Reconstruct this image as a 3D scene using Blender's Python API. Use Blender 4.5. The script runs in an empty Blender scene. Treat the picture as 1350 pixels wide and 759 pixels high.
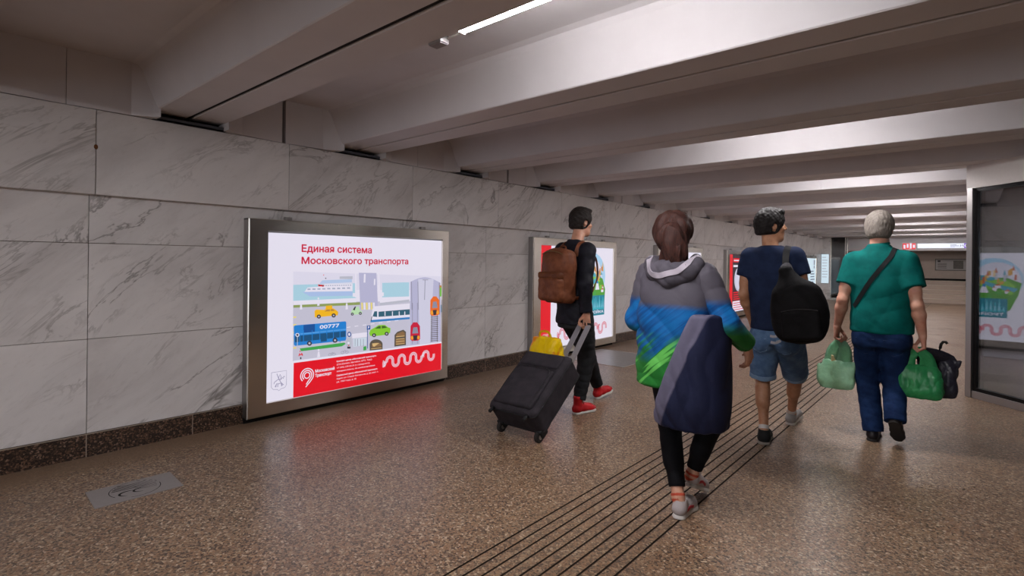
import bpy, bmesh, math, random
import numpy as np
from mathutils import Vector, Matrix
random.seed(7)
sc = bpy.context.scene
COL = sc.collection
PI = math.pi

# ------------------------------------------------------------------ object helpers
def link(name, me, mat=None, parent=None, loc=None):
    me.name = name
    o = bpy.data.objects.new(name, me)
    COL.objects.link(o)
    if mat is not None:
        for m in (mat if isinstance(mat, (list, tuple)) else [mat]):
            me.materials.append(m)
    if parent is not None:
        o.parent = parent
    if loc is not None:
        o.location = loc
    return o

def tag(o, label, cat, group=None):
    o['label'] = label
    o['category'] = cat
    if group:
        o['group'] = group
    return o

def empty(name, loc, label, cat, group=None, rz=0.0):
    o = bpy.data.objects.new(name, None)
    COL.objects.link(o)
    o.empty_display_size = 0.1
    o.location = loc
    o.rotation_euler = (0, 0, rz)
    return tag(o, label, cat, group)

def struct(o):
    o['kind'] = 'structure'
    return o

def copy_tree(o, parent=None):
    c = o.copy()
    COL.objects.link(c)
    if parent is not None:
        c.parent = parent
    for ch in list(o.children):
        copy_tree(ch, c)
    return c

class MB:
    """collects geometry of one mesh"""
    def __init__(s):
        s.v = []; s.f = []; s.mi = []; s.pid = []
    def add(s, vs, fs, mi=0, pid=0.0):
        n = len(s.v)
        s.v += [tuple(p) for p in vs]
        for f in fs:
            s.f.append([i + n for i in f]); s.mi.append(mi); s.pid.append(pid)
    def box(s, x0, y0, z0, x1, y1, z1, mi=0, pid=0.0, bev=0.0):
        if bev <= 0:
            vs = [(x, y, z) for x in (x0, x1) for y in (y0, y1) for z in (z0, z1)]
            fs = [(0, 1, 3, 2), (4, 6, 7, 5), (0, 4, 5, 1), (2, 3, 7, 6), (0, 2, 6, 4), (1, 5, 7, 3)]
            s.add(vs, fs, mi, pid); return
        bm = bmesh.new()
        bmesh.ops.create_cube(bm, size=1)
        for v in bm.verts:
            v.co = Vector(((x0 + x1) / 2 + v.co.x * (x1 - x0), (y0 + y1) / 2 + v.co.y * (y1 - y0), (z0 + z1) / 2 + v.co.z * (z1 - z0)))
        bmesh.ops.bevel(bm, geom=bm.edges[:] + bm.verts[:], offset=bev, segments=2, affect='EDGES', profile=0.6)
        s.frombm(bm, mi, pid)
    def frombm(s, bm, mi=0, pid=0.0, mat=None):
        bm.verts.index_update()
        s.add([(mat @ v.co if mat else v.co) for v in bm.verts], [[v.index for v in f.verts] for f in bm.faces], mi, pid)
        bm.free()
    def prism(s, pts, axis, a0, a1, mi=0, pid=0.0):
        """pts 2D polygon; axis 'x': pts are (y,z); 'y': (x,z); 'z': (x,y)"""
        def P(p, a):
            return {'x': (a, p[0], p[1]), 'y': (p[0], a, p[1]), 'z': (p[0], p[1], a)}[axis]
        n = len(pts)
        vs = [P(p, a0) for p in pts] + [P(p, a1) for p in pts]
        fs = [list(range(n))[::-1], list(range(n, 2 * n))]
        fs += [(i, (i + 1) % n, (i + 1) % n + n, i + n) for i in range(n)]
        s.add(vs, fs, mi, pid)
    def tube(s, pts, r, n=10, mi=0, closed=False):
        pts = [Vector(p) for p in pts]
        m = len(pts)
        rs = r if isinstance(r, (list, tuple)) else [r] * m
        base = []
        prev = None
        for i, p in enumerate(pts):
            if closed:
                t = (pts[(i + 1) % m] - pts[i - 1]).normalized()
            else:
                t = (pts[min(i + 1, m - 1)] - pts[max(i - 1, 0)]).normalized()
            if prev is None:
                a = t.orthogonal().normalized()
            else:
                a = (prev - t * prev.dot(t)).normalized()
            prev = a
            b = t.cross(a)
            base.append([p + (a * math.cos(2 * PI * k / n) + b * math.sin(2 * PI * k / n)) * rs[i] for k in range(n)])
        vs = [q for ring in base for q in ring]
        fs = []
        for i in range(m if closed else m - 1):
            j = (i + 1) % m
            for k in range(n):
                fs.append((i * n + k, i * n + (k + 1) % n, j * n + (k + 1) % n, j * n + k))
        if not closed:
            fs.append(list(range(n))[::-1]); fs.append(list(range((m - 1) * n, m * n)))
        s.add(vs, fs, mi)
    def strap(s, pts, nrm, w, t, mi=0):
        """flat band along pts, thickness t along nrm (list or one vector)"""
        pts = [Vector(p) for p in pts]
        m = len(pts)
        vs = []; fs = []
        for i, p in enumerate(pts):
            tg = (pts[min(i + 1, m - 1)] - pts[max(i - 1, 0)]).normalized()
            n = Vector(nrm[i] if isinstance(nrm, list) else nrm)
            n = (n - tg * n.dot(tg)).normalized()
            b = tg.cross(n)
            vs += [p + b * w / 2 + n * t / 2, p - b * w / 2 + n * t / 2, p - b * w / 2 - n * t / 2, p + b * w / 2 - n * t / 2]
        for i in range(m - 1):
            for k in range(4):
                fs.append((i * 4 + k, i * 4 + (k + 1) % 4, i * 4 + 4 + (k + 1) % 4, i * 4 + 4 + k))
        fs.append((3, 2, 1, 0)); fs.append(tuple(range((m - 1) * 4, m * 4)))
        s.add(vs, fs, mi)
    def build(s, name, mat, parent=None, smooth=False, loc=None):
        me = bpy.data.meshes.new(name)
        me.from_pydata(s.v, [], s.f)
        if any(s.mi):
            me.polygons.foreach_set('material_index', s.mi)
        if any(s.pid):
            a = me.attributes.new('pid', 'FLOAT', 'FACE')
            a.data.foreach_set('value', s.pid)
        bm = bmesh.new(); bm.from_mesh(me)
        bmesh.ops.recalc_face_normals(bm, faces=bm.faces)
        bm.to_mesh(me); bm.free()
        if smooth:
            me.polygons.foreach_set('use_smooth', [True] * len(me.polygons))
            if smooth == 'auto':
                me.set_sharp_from_angle(angle=math.radians(40))
        return link(name, me, mat, parent, loc)

# ------------------------------------------------------------------ materials
def lin(c):
    """'#rrggbb' to linear rgb"""
    if isinstance(c, str):
        c = c.lstrip('#')
        v = [int(c[i:i + 2], 16) / 255 for i in (0, 2, 4)]
        return tuple(x / 12.92 if x <= 0.04045 else ((x + 0.055) / 1.055) ** 2.4 for x in v)
    return tuple(c[:3])

class NT:
    def __init__(s, name):
        s.m = bpy.data.materials.new(name); s.m.use_nodes = True
        s.t = s.m.node_tree
        s.t.nodes.clear()
        s.out = s.t.nodes.new('ShaderNodeOutputMaterial')
    def n(s, typ, **kw):
        nd = s.t.nodes.new('ShaderNode' + typ)
        for k, v in kw.items():
            if k[0] == '_':
                setattr(nd, k[1:], v)
            else:
                key = int(k[1:]) if k[0] == 'i' and k[1:].isdigit() else k.replace('__', ' ')
                s.set(nd.inputs[key], v)
        return nd
    def set(s, sock, v):
        if isinstance(v, bpy.types.NodeSocket):
            s.t.links.new(v, sock)
        elif isinstance(v, bpy.types.Node):
            s.t.links.new(v.outputs[0], sock)
        else:
            if sock.type == 'RGBA' and not isinstance(v, (int, float)):
                v = (*lin(v), 1.0)
            sock.default_value = v
    def coord(s, scale=(1, 1, 1), rot=(0, 0, 0), loc=(0, 0, 0)):
        tc = s.n('TexCoord')
        mp = s.n('Mapping', Vector=tc.outputs['Object'], Rotation=rot, Scale=scale, Location=loc)
        return mp.outputs[0]
    def noise(s, vec, scale, detail=4, rough=0.55, dist=0.0):
        return s.n('TexNoise', Vector=vec, Scale=scale, Detail=detail, Roughness=rough, Distortion=dist)
    def ramp(s, fac, stops, interp='LINEAR'):
        r = s.n('ValToRGB', Fac=fac)
        r.color_ramp.interpolation = interp
        els = r.color_ramp.elements
        while len(els) < len(stops):
            els.new(0.5)
        for e, (p, c) in zip(els, stops):
            e.position = p
            e.color = (*lin(c), 1) if not isinstance(c, (int, float)) else (c, c, c, 1)
        return r.outputs[0]
    def mix(s, fac, a, b, mode='MIX'):
        m = s.n('Mix', _data_type='RGBA', _blend_type=mode)
        s.set(m.inputs[0], fac); s.set(m.inputs[6], a); s.set(m.inputs[7], b)
        return m.outputs[2]
    def math(s, op, a, b=0.0, c=None):
        m = s.n('Math', _operation=op)
        s.set(m.inputs[0], a); s.set(m.inputs[1], b)
        if c is not None: s.set(m.inputs[2], c)
        return m.outputs[0]
    def bump(s, h, strength, dist=0.01):
        return s.n('Bump', Height=h, Strength=strength, Distance=dist).outputs[0]
    def pbr(s, color, rough=0.5, metal=0.0, normal=None, **kw):
        p = s.n('BsdfPrincipled')
        s.set(p.inputs['Base Color'], color); s.set(p.inputs['Roughness'], rough); s.set(p.inputs['Metallic'], metal)
        if normal is not None: s.set(p.inputs['Normal'], normal)
        kw.setdefault('Specular__IOR__Level', 0.2)
        for k, v in kw.items():
            s.set(p.inputs[k.replace('__', ' ')], v)
        s.t.links.new(p.outputs[0], s.out.inputs[0])
        return s.m
    def surf(s, sh):
        s.t.links.new(sh.outputs[0] if isinstance(sh, bpy.types.Node) else sh, s.out.inputs[0])
        return s.m

_plain = {}
def plain(name, color, rough=0.6, metal=0.0, var=0.06, scale=40, bump=0.0, **kw):
    """simple procedural surface: a base colour with a slight noise variation"""
    if name in _plain: return _plain[name]
    t = NT(name)
    v = t.coord()
    nz = t.noise(v, scale, 3)
    f = t.math('MULTIPLY_ADD', nz.outputs[0], 2 * var, 1 - var)
    c = t.mix(1.0, color, t.n('CombineColor', i0=f, i1=f, i2=f).outputs[0], 'MULTIPLY')
    nrm = t.bump(nz.outputs[0], bump, 0.004) if bump else None
    kw.setdefault('Specular__IOR__Level', 0.3)
    _plain[name] = t.pbr(c, rough, metal, nrm, **kw)
    return _plain[name]

def fabric(name, color, color2=None, weave=900, rough=0.85, fold=0.25, scale=9, sheen=0.0):
    """cloth: weave bump plus larger folds, optional second tone in worn patches"""
    t = NT(name)
    v = t.coord()
    big = t.noise(v, scale, 3, 0.5, 0.6)
    fine = t.noise(v, weave, 1)
    c = t.mix(t.ramp(t.noise(v, 14, 4).outputs[0], [(0.42, 0.0), (0.62, 1.0)]), color, color2 or color)
    h = t.math('ADD', t.math('MULTIPLY', big.outputs[0], 1.0), t.math('MULTIPLY', fine.outputs[0], 0.05))
    return t.pbr(c, rough, 0.0, t.bump(h, fold, 0.02), Sheen__Weight=sheen, Specular__IOR__Level=0.12)

def emit(name, color, strength):
    t = NT(name)
    # back-lit film: gloss of the sheet over the light it lets through
    p = t.n('BsdfPrincipled', Base__Color=(0.02, 0.02, 0.02), Roughness=0.35)
    t.set(p.inputs['Emission Color'], color); t.set(p.inputs['Emission Strength'], strength)
    return t.surf(p)

def mat_floor():
    t = NT('granite_floor')
    v = t.coord()
    warp = t.n('VectorMath', _operation='ADD')
    nz = t.noise(v, 40, 2)
    t.set(warp.inputs[0], v)
    sc_ = t.n('VectorMath', _operation='SCALE', Scale=0.012); t.set(sc_.inputs[0], nz.outputs[1]); t.set(warp.inputs[1], sc_.outputs[0])
    vo = t.n('TexVoronoi', Vector=warp.outputs[0], Scale=105.0)
    r = t.n('SeparateColor', Color=vo.outputs['Color'])
    grain = t.ramp(r.outputs[0], [(0.0, '#14100e'), (0.22, '#38291f'), (0.38, '#7f6045'), (0.58, '#967657'), (0.78, '#6e6050'), (0.92, '#ab977a'), (1.0, '#c9b9a2')])
    fine = t.n('TexVoronoi', Vector=v, Scale=250.0)
    rf = t.n('SeparateColor', Color=fine.outputs['Color'])
    g2 = t.ramp(rf.outputs[1], [(0.0, '#3a2e28'), (0.5, '#8d7360'), (1.0, '#b8a28e')])
    c = t.mix(0.3, grain, g2)
    patch = t.noise(v, 1.3, 5, 0.6)
    c = t.mix(t.ramp(patch.outputs[0], [(0.35, 0.0), (0.7, 0.35)]), c, t.mix(1.0, c, '#c9a787', 'MULTIPLY'))
    # worn dirt band with ragged edge beside the left wall
    sx = t.n('SeparateXYZ', Vector=v)
    edge = t.math('ADD', sx.outputs[0], t.math('MULTIPLY', t.noise(v, 3, 4).outputs[0], 0.25))
    band = t.ramp(t.math('MULTIPLY_ADD', edge, -2.0, -8.0), [(0.1, 0.0), (0.5, 0.75)])
    c = t.mix(band, c, '#7a6451')
    rough = t.math('MULTIPLY_ADD', patch.outputs[0], 0.18, 0.20)
    rough = t.math('ADD', rough, t.math('MULTIPLY', rf.outputs[0], 0.10))
    return t.pbr(c, rough, 0.0, t.bump(r.outputs[1], 0.05, 0.002), Specular__IOR__Level=0.5)

def mat_marble():
    t = NT('white_marble_panel')
    tc = t.n('TexCoord')
    at = t.n('Attribute', _attribute_name='pid')
    off = t.n('VectorMath', _operation='SCALE', Scale=7.31)
    t.set(off.inputs[0], at.outputs['Vector'])
    cc = t.n('CombineXYZ', X=t.math('MULTIPLY', at.outputs['Fac'], 3.7), Y=t.math('MULTIPLY', at.outputs['Fac'], 7.3), Z=t.math('MULTIPLY', at.outputs['Fac'], 5.1))
    ad = t.n('VectorMath', _operation='ADD'); t.set(ad.inputs[0], tc.outputs['Object']); t.set(ad.inputs[1], cc.outputs[0])
    m0 = t.n('Mapping', Vector=ad.outputs[0], Rotation=(math.radians(-38), 0, 0))
    v = t.n('Mapping', Vector=m0.outputs[0], Scale=(1, 0.5, 1.7)).outputs[0]
    def veins(scale, dist, w, lo):
        nz = t.noise(v, scale, 6, 0.62, dist)
        d = t.math('ABSOLUTE', t.math('SUBTRACT', nz.outputs[0], 0.5))
        line = t.ramp(d, [(0.0, 1.0), (w, 0.0)])
        msk = t.ramp(t.noise(v, scale * 0.8, 3).outputs[0], [(lo, 0.0), (lo + 0.14, 1.0)])
        return t.math('MULTIPLY', line, msk)
    a = veins(1.3, 0.9, 0.016, 0.47)
    b = veins(3.0, 1.2, 0.03, 0.50)
    cloud = t.noise(v, 1.6, 8, 0.62, 0.4)
    base = t.ramp(cloud.outputs[0], [(0.25, '#bdb9b8'), (0.5, '#d6d3d2'), (0.75, '#e1dedd')])
    speck = t.ramp(t.noise(v, 26, 6, 0.7).outputs[0], [(0.55, 0.0), (0.75, 0.35)])
    base = t.mix(speck, base, '#b3aca6')
    c = t.mix(t.math('MULTIPLY', a, 0.7), base, '#615c59')
    c = t.mix(t.math('MULTIPLY', b, 0.5), c, '#756f6b')
    return t.pbr(c, 0.42, 0.0, t.bump(cloud.outputs[0], 0.02), Specular__IOR__Level=0.4)

def mat_granite_dark():
    t = NT('dark_granite')
    v = t.coord()
    vo = t.n('TexVoronoi', Vector=v, Scale=110.0)
    r = t.n('SeparateColor', Color=vo.outputs['Color'])
    c = t.ramp(r.outputs[0], [(0.0, '#15110f'), (0.45, '#2b211c'), (0.7, '#4a382d'), (0.9, '#6b5241'), (1.0, '#857062')])
    return t.pbr(c, 0.28, Specular__IOR__Level=0.5)

def mat_ceiling():
    t = NT('painted_concrete')
    v = t.coord()
    a = t.noise(v, 1.1, 6, 0.6)
    b = t.noise(v, 60, 4)
    c = t.ramp(a.outputs[0], [(0.3, '#c2bebf'), (0.55, '#cbc7c8'), (0.8, '#d1cdce')])
    return t.pbr(c, 0.62, 0.0, t.bump(t.math('ADD', a.outputs[0], t.math('MULTIPLY', b.outputs[0], 0.15)), 0.12, 0.02), Specular__IOR__Level=0.3)

def mat_steel(name, color='#b7b3ae', rough=0.22, aniso=True):
    t = NT(name)
    v = t.coord(scale=(4, 4, 300) if aniso else (30, 30, 30))
    nz = t.noise(v, 3, 3)
    return t.pbr(color, t.math('MULTIPLY_ADD', nz.outputs[0], 0.14, rough - 0.05), 1.0, t.bump(nz.outputs[0], 0.02, 0.002))

M = {}
M['floor'] = mat_floor(); M['marble'] = mat_marble(); M['granite'] = mat_granite_dark(); M['ceiling'] = mat_ceiling()
M['steel'] = mat_steel('polished_steel', '#d6d0c6', 0.16)
M['brushed'] = mat_steel('brushed_steel', '#a5a2a0', 0.38)
M['groove'] = plain('groove_dirt', '#2a211b', 0.9)
M['joint'] = plain('panel_joint', '#6d5f4e', 0.9); M['grout'] = plain('pale_grout', '#9a8d80', 0.9); M['plate'] = plain('grey_plate', '#8f8a89', 0.45, 0.25)
M['dark'] = plain('dark_recess', '#12100f', 0.8)
M['blackmetal'] = plain('black_metal', '#1b1a1a', 0.35, 0.6)
M['angle'] = plain('grey_steel_angle', '#5d6068', 0.5, 0.5)
M['rust'] = plain('rust_stain', '#6a4426', 0.9)
M['white'] = plain('white_plastic', '#d8d6d2', 0.45)
LAMP = 225.0     # emission of the lamp diffusers
POST = 0.95     # emission of the back-lit posters
KGLASS = 0.17
# ------------------------------------------------------------------ the setting
XW = -4.58            # face of the left wall
YB, YE = -7.5, 27.0   # back end and far end
CW = 1.47             # ceiling rib pitch
def rib(k): return 1.46 + CW * (k - 1)

# floor with the milled tactile grooves
mb = MB()
prof = [(-4.9, 0.0)]
segm = []
for i in range(10):
    gx = -1.728 + i * 0.0616
    prof += [(gx - 0.0055, 0.0), (gx - 0.004, -0.006), (gx + 0.004, -0.006), (gx + 0.0055, 0.0)]
prof.append((3.7, 0.0))
for i in range(len(prof) - 1):
    (xa, za), (xb, zb) = prof[i], prof[i + 1]
    mi = 0 if (za == 0 and zb == 0) else 1
    mb.add([(xa, YB, za), (xb, YB, zb), (xb, 25.0, zb), (xa, 25.0, za)], [(0, 1, 2, 3)], mi)
mb.add([(-4.9, YB, -.2), (3.7, YB, -.2), (3.7, 25, -.2), (-4.9, 25, -.2), (-4.9, YB, 0), (3.7, YB, 0), (3.7, 25, 0), (-4.9, 25, 0)],
       [(0, 3, 2, 1), (0, 1, 5, 4), (1, 2, 6, 5), (2, 3, 7, 6), (3, 0, 4, 7)])
floor = mb.build('floor', [M['floor'], M['groove']])
# keep the open-shell normals pointing up
struct(floor)

def panel_rows(mb, x0, x1, ys, zs, gap=0.0018, bev=0.002, seed=0):
    rnd = random.Random(seed)
    for a, b in zip(ys[:-1], ys[1:]):
        for c, d in zip(zs[:-1], zs[1:]):
            mb.box(x0, a + gap, c + gap, x1, b - gap, d - gap, 0, rnd.random() * 9 + 0.01, bev)

ys = [max(YB, min(24.0, 0.86 + 1.31 * k)) for k in range(-7, 19)]
ys = sorted(set(ys))
mb = MB(); panel_rows(mb, XW - 0.02, XW, ys, [0.157, 0.803, 1.46, 1.84], seed=3)
mb.box(XW - 0.2, YB, -0.1, XW - 0.016, 24.0, 2.36, 1)
struct(mb.build('wall_left', [M['marble'], M['joint']]))
ys = sorted(set(max(YB, min(24.0, 0.885 + 1.355 * k)) for k in range(-7, 19)))
mb = MB(); panel_rows(mb, XW - 0.01, XW + 0.055, ys, [1.79, 2.37], gap=0.002, bev=.004, seed=11)
mb.box(XW - 0.012, YB, 1.80, XW + 0.045, 24.0, 2.36, 1)
struct(mb.build('trim_1', [M['marble'], M['joint']]))
# rust mark at the edge of the upper joint
bm = bmesh.new(); bmesh.ops.create_icosphere(bm, subdivisions=2, radius=0.012)
for v in bm.verts: v.co.x *= 0.2; v.co.z *= 1.5
mb = MB(); mb.frombm(bm, 0, 0, Matrix.Translation((XW + 0.0555, 0.884, 2.115)))
o = mb.build('trim_2', M['rust'], smooth=True); struct(o)
ys = sorted(set(max(YB, min(24.0, 0.857 + 0.655 * k)) for k in range(-13, 37)))
mb = MB(); panel_rows(mb, XW - 0.005, XW + 0.016, ys, [-0.02, 0.155], gap=0.003, bev=0.001)
mb.box(XW - 0.004, YB, -0.02, XW + 0.0145, 24.0, 0.154, 1)
struct(mb.build('baseboard_left', [M['granite'], M['grout']]))

# ceiling: ribbed concrete slabs laid side by side, a joint under the middle of every beam
for k in range(-5, 18):
    a, b = rib(k), rib(k + 1)
    zb, zt = 2.43, 2.745
    pts = [(a + .014, zb + .006), (a + .020, zb), (a + .236, zb), (a + .244, zb + .006), (a + .325, zt - .05), (a + .345, zt - .015), (a + .385, zt),
           (b - .385, zt), (b - .345, zt - .015), (b - .325, zt - .05), (b - .244, zb + .006), (b - .236, zb), (b - .020, zb), (b - .014, zb + .006), (b - .014, 2.95), (a + .014, 2.95)]
    mb = MB(); mb.prism(pts, 'x', -4.9, 3.7)
    mb.box(-4.9, a - .0145, 2.442, 3.7, a + .0145, 2.9, 1)
    struct(mb.build('ceiling', [M['ceiling'], M['dark']]))
    # end diaphragm closing the channel over the wall
    ya, yb, xb = a + .23, b - .23, -4.80
    mb = MB()
    mid = (a + b) / 2
    g = 0.016 if k % 2 else 0.0015
    for q in ([(xb, ya), (-4.40, ya), (-4.44, ya + .035), (-4.515, ya + .15), (-4.535, mid - g), (xb, mid - g)],
              [(xb, yb), (-4.40, yb), (-4.44, yb - .035), (-4.515, yb - .15), (-4.535, mid + g), (xb, mid + g)]):
        mb.prism(q, 'z', 2.372, 2.80)
    mb.box(-4.78, mid - .03, 2.3, -4.60, mid + .03, 2.8, 1)
    struct(mb.build('trim_3', [M['ceiling'], M['dark']]))
    # bearing angle under the beam end
    mb = MB()
    mb.box(-4.62, a - .25, 2.371, -4.50, a + .25, 2.379, 0)
    mb.box(-4.512, a - .25, 2.371, -4.50, a + .25, 2.398, 0)
    mb.box(-4.80, a - .27, 2.36, -4.60, a + .27, 2.44, 1)
    struct(mb.build('trim_4', [M['angle'], M['dark']]))
mb = MB(); mb.box(-4.9, YB - .2, 2.95, 3.7, YE + .6, 3.05); struct(mb.build('roof', M['dark']))  # added unseen black cap, stops light leaking through the slab joints

# the wide part of the passage on the right, its chamfered glazed corner, then the narrow part
dim = plain('dark_low_bounce', '#57524f', 0.4, var=.15, scale=5)  # unseen wall, toned dark to cut bounced light
mb = MB(); mb.box(2.0, YB, 0, 2.2, 5.2, 2.43); struct(mb.build('wall_right', dim))
# near end left open: added entrance, lets world light in to lift the ceiling
mb = MB(); mb.box(-0.03, 7.56, 0, 0.2, 25.0, 2.43); struct(mb.build('wall_right_passage', M['marble']))
# band of wall over the glazing, 45 degrees
def diag(s, off):          # point on the chamfer: s metres from the outer corner, off towards the room
    c = math.sqrt(.5)
    return (-0.01 + s * c - off * c, 7.40 - s * c - off * c)
mb = MB(); mb.prism([diag(-.05, .03), diag(3.1, .03), diag(3.1, -.15), diag(-.05, -.15)], 'z', 2.185, 2.43)
struct(mb.build('wall_corner', plain('white_paint', '#d2ccc8', 0.6)))

# far end: side return, steps, back wall
mb = MB(); panel_rows(mb, 0, 0.02, [0, .33], [0, .6, 1.8, 2.37])
vs = mb.v; mb.v = [(XW + y, 24.0 - x, z) for (x, y, z) in vs]
mb.box(-4.9, 24.001, 0, -4.25, 24.3, 2.43, 0)
struct(mb.build('wall_return', [M['marble'], M['joint']]))
tan = plain('tan_stone', '#ad9a8c', 0.45, var=0.12, scale=6)
tan2 = plain('light_stone_step', '#bfae9c', 0.35, var=0.1, scale=9)
mb = MB(); mb.box(-4.9, 27.0, 0, 3.7, 27.2, 2.95); struct(mb.build('wall_far', tan))
mb = MB(); mb.box(-4.9, 25.0, 1.93, 3.7, 25.5, 2.43); 
for i in range(1): pass
struct(mb.build('beam', M['ceiling']))
mb = MB()
for i in range(5):
    mb.box(-4.9, 25.0 + i * .3, -.2, 3.7, 27.0, .16 * (i + 1) - .025, 0)
    mb.box(-4.9, 25.0 + i * .3 - .025, .16 * (i + 1) - .025, 3.7, 27.0 if i == 4 else 25.0 + (i + 1) * .3 + .02, .16 * (i + 1), 1)
struct(mb.build('stairs', [tan, tan2]))
mb = MB(); mb.box(-4.9, 26.96, .8, 3.7, 27.0, .87); struct(mb.build('shadow_strip_far', M['dark']))  # dark strip painted in as the shadow line above the steps
mb = MB(); mb.box(-4.95, 24, -.2, -4.9, YE, 2.95); struct(mb.build('wall_left_far', tan))
mb = MB(); mb.box(3.65, 5, -.2, 3.7, YE, 2.95); struct(mb.build('wall_right_far', tan))

# dark glazed pillar past the end of the left wall
root = empty('glazed_pillar', (-4.0, 24.25, 0), 'dark glossy glazed pillar just past the far end of the left wall', 'pillar')
dg = NT('dark_glass'); dg = dg.pbr('#171414', 0.06, 0.0, Specular__IOR__Level=0.9)
mb = MB(); mb.box(-.235, -.235, .08, .235, .235, 2.43, bev=.006); mb.build('glazing', dg, root)
mb = MB(); mb.box(-.245, -.245, 0, .245, .245, .08); mb.build('plinth', M['steel'], root)
mb = MB()
for sx in (-1, 1):
    for sy in (-1, 1): mb.box(sx * .24 - .014, sy * .24 - .014, .08, sx * .24 + .014, sy * .24 + .014, 2.43)
mb.build('corner_trim', M['steel'], root)

# ------------------------------------------------------------------ ceiling lamps
lamp_em = emit('lamp_diffuser', (1.0, 0.965, 0.985), LAMP)
def make_lamp():
    r = empty('ceiling_light', (0, 0, 0), '', 'ceiling light', 'linear lamps in the ceiling channels')
    mb = MB(); mb.box(-.62, -.020, .012, .62, .020, .032, bev=.004); mb.build('housing', M['white'], r)
    pts = [(-.021, .012), (-.021, .004), (-.014, -.003), (0, -.005), (.014, -.003), (.021, .004), (.021, .012)]
    mb = MB(); mb.prism(pts, 'x', -.612, .612); mb.build('diffuser', lamp_em, r)
    for sx in (-1, 1):
        mb = MB(); mb.box(sx * .616 - .005, -.023, -.006, sx * .616 + .005, .023, .034, bev=.002); mb.build('end_cap', M['white'], r)
    for sx in (-.4, .4):
        mb = MB(); mb.box(sx - .012, -.07, .032, sx + .012, .02, .036); mb.box(sx - .012, -.072, .02, sx + .012, -.066, .06)
        mb.build('bracket', M['angle'], r)
    return r
lp = make_lamp()
for k in range(-5, 16, 2):
    o = lp if k == -5 else copy_tree(lp)
    o.location = (-1.23, rib(k) + .286, 2.452)
    o['label'] = 'lit linear white lamp beside the near ceiling beam, above the floor' if k == 1 else 'linear white lamp tucked between ceiling beams, hidden above the passage'
    if k == 1: del o['group']

boxgrey = plain('grey_plastic', '#8f8a8a', .6)
root = empty('junction_box', (-1.98, rib(1) + .262, 2.432), 'small grey junction box on the beam edge left of the lit lamp', 'junction box')
mb = MB(); mb.box(-.045, -.028, -.014, .045, .028, .026, bev=.004); mb.build('box_body', boxgrey, root)
mb = MB(); mb.box(-.04, -.024, -.018, .04, .024, -.014, bev=.0015); mb.build('cover', boxgrey, root)
mb = MB(); mb.tube([(-1.93, rib(1) + .275, 2.44), (-1.89, rib(1) + .284, 2.446), (-1.853, rib(1) + .286, 2.452)], .005, 8)
tag(mb.build('cable', M['white'], smooth=True), 'short white cable from the junction box to the lit lamp', 'cable')
# crumb of plaster on the top edge of the marble band
mb = MB(); mb.box(-.02, -.05, 0, .015, .05, .02, bev=.006)
tag(mb.build('plaster_lump', M['white'], loc=(XW + .015, 2.0, 2.371)), 'small white plaster lump on the top edge of the marble band', 'plaster lump')

# ------------------------------------------------------------------ floor plates
def floor_plate(name, loc, rz, sx, sy, label, mark):
    r = empty(name, loc, label, 'floor plate', None, rz)
    mb = MB(); mb.box(-sx / 2, -sy / 2, -.002, sx / 2, sy / 2, .004, bev=.0015)
    mb.build('plate', M['plate'] if mark else M['brushed'], r)
    if not mark:
        mb = MB()
        for a, b, c, d in ((-sx / 2 - .012, -sy / 2 - .012, sx / 2 + .012, -sy / 2), (-sx / 2 - .012, sy / 2, sx / 2 + .012, sy / 2 + .012), (-sx / 2 - .012, -sy / 2, -sx / 2, sy / 2), (sx / 2, -sy / 2, sx / 2 + .012, sy / 2)):
            mb.box(a, b, -.002, c, d, .006)
        mb.build('rim', M['steel'], r)
        return r
    mb = MB()
    # round engraved emblem: outline, parallel lines filling its far half, two crescents
    def ribbon(pts, ws):
        P = [Vector((p[0], p[1], 0)) for p in pts]
        L = []; R = []
        for i, p in enumerate(P):
            t = (P[min(i + 1, len(P) - 1)] - P[max(i - 1, 0)]).normalized(); n = Vector((-t.y, t.x, 0))
            w = ws if not isinstance(ws, list) else ws[i]
            L.append(p + n * w / 2); R.append(p - n * w / 2)
        for i in range(len(P) - 1):
            mb.add([(q.x, q.y, .0046) for q in (L[i], L[i + 1], R[i + 1], R[i])], [(0, 1, 2, 3)])
    Rr = .125
    for a0, a1 in ((-20, 95), (110, 118), (126, 134), (142, 150), (158, 166), (185, 300)):
        ribbon([(Rr * math.cos(math.radians(a)), Rr * math.sin(math.radians(a))) for a in np.linspace(a0, a1, 14)], .0035)
    for i in range(7):
        x = -.095 + i * .021
        h = math.sqrt(max(0, Rr * Rr - x * x)) - .012
        if i < 4:
            ribbon([(x + .01 * math.sin(t * 3), -h + t * (h * 1.1 + h * .9)) for t in np.linspace(0, 1, 10)], [.003 + .006 * (1 - t) for t in np.linspace(0, 1, 10)])
        else:
            ribbon([(x - .02 + .02 * math.sin(t * 2), -.0 + t * (h - .005)) for t in np.linspace(0, 1, 10)], .003)
    ribbon([(.045 + .035 * math.cos(a), -.04 + .045 * math.sin(a)) for a in np.linspace(2.3, 6.0, 16)], [.002 + .011 * math.sin(PI * i / 15) for i in range(16)])
    ribbon([(.035 + .03 * math.cos(a), .03 + .045 * math.sin(a)) for a in np.linspace(2.6, 6.2, 16)], [.002 + .009 * math.sin(PI * i / 15) for i in range(16)])
    mb.build('emblem', M['dark'], r)
    return r
floor_plate('floor_plate', (-3.725, .932, 0), -.04, .29, .425, 'grey metal plate with round engraved emblem in floor by the left wall', True)
floor_plate('floor_plate', (-3.94, 6.74, 0), 0.0, 1.0, 1.08, 'plain worn metal hatch plate in floor beside the second light box', False)

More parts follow.
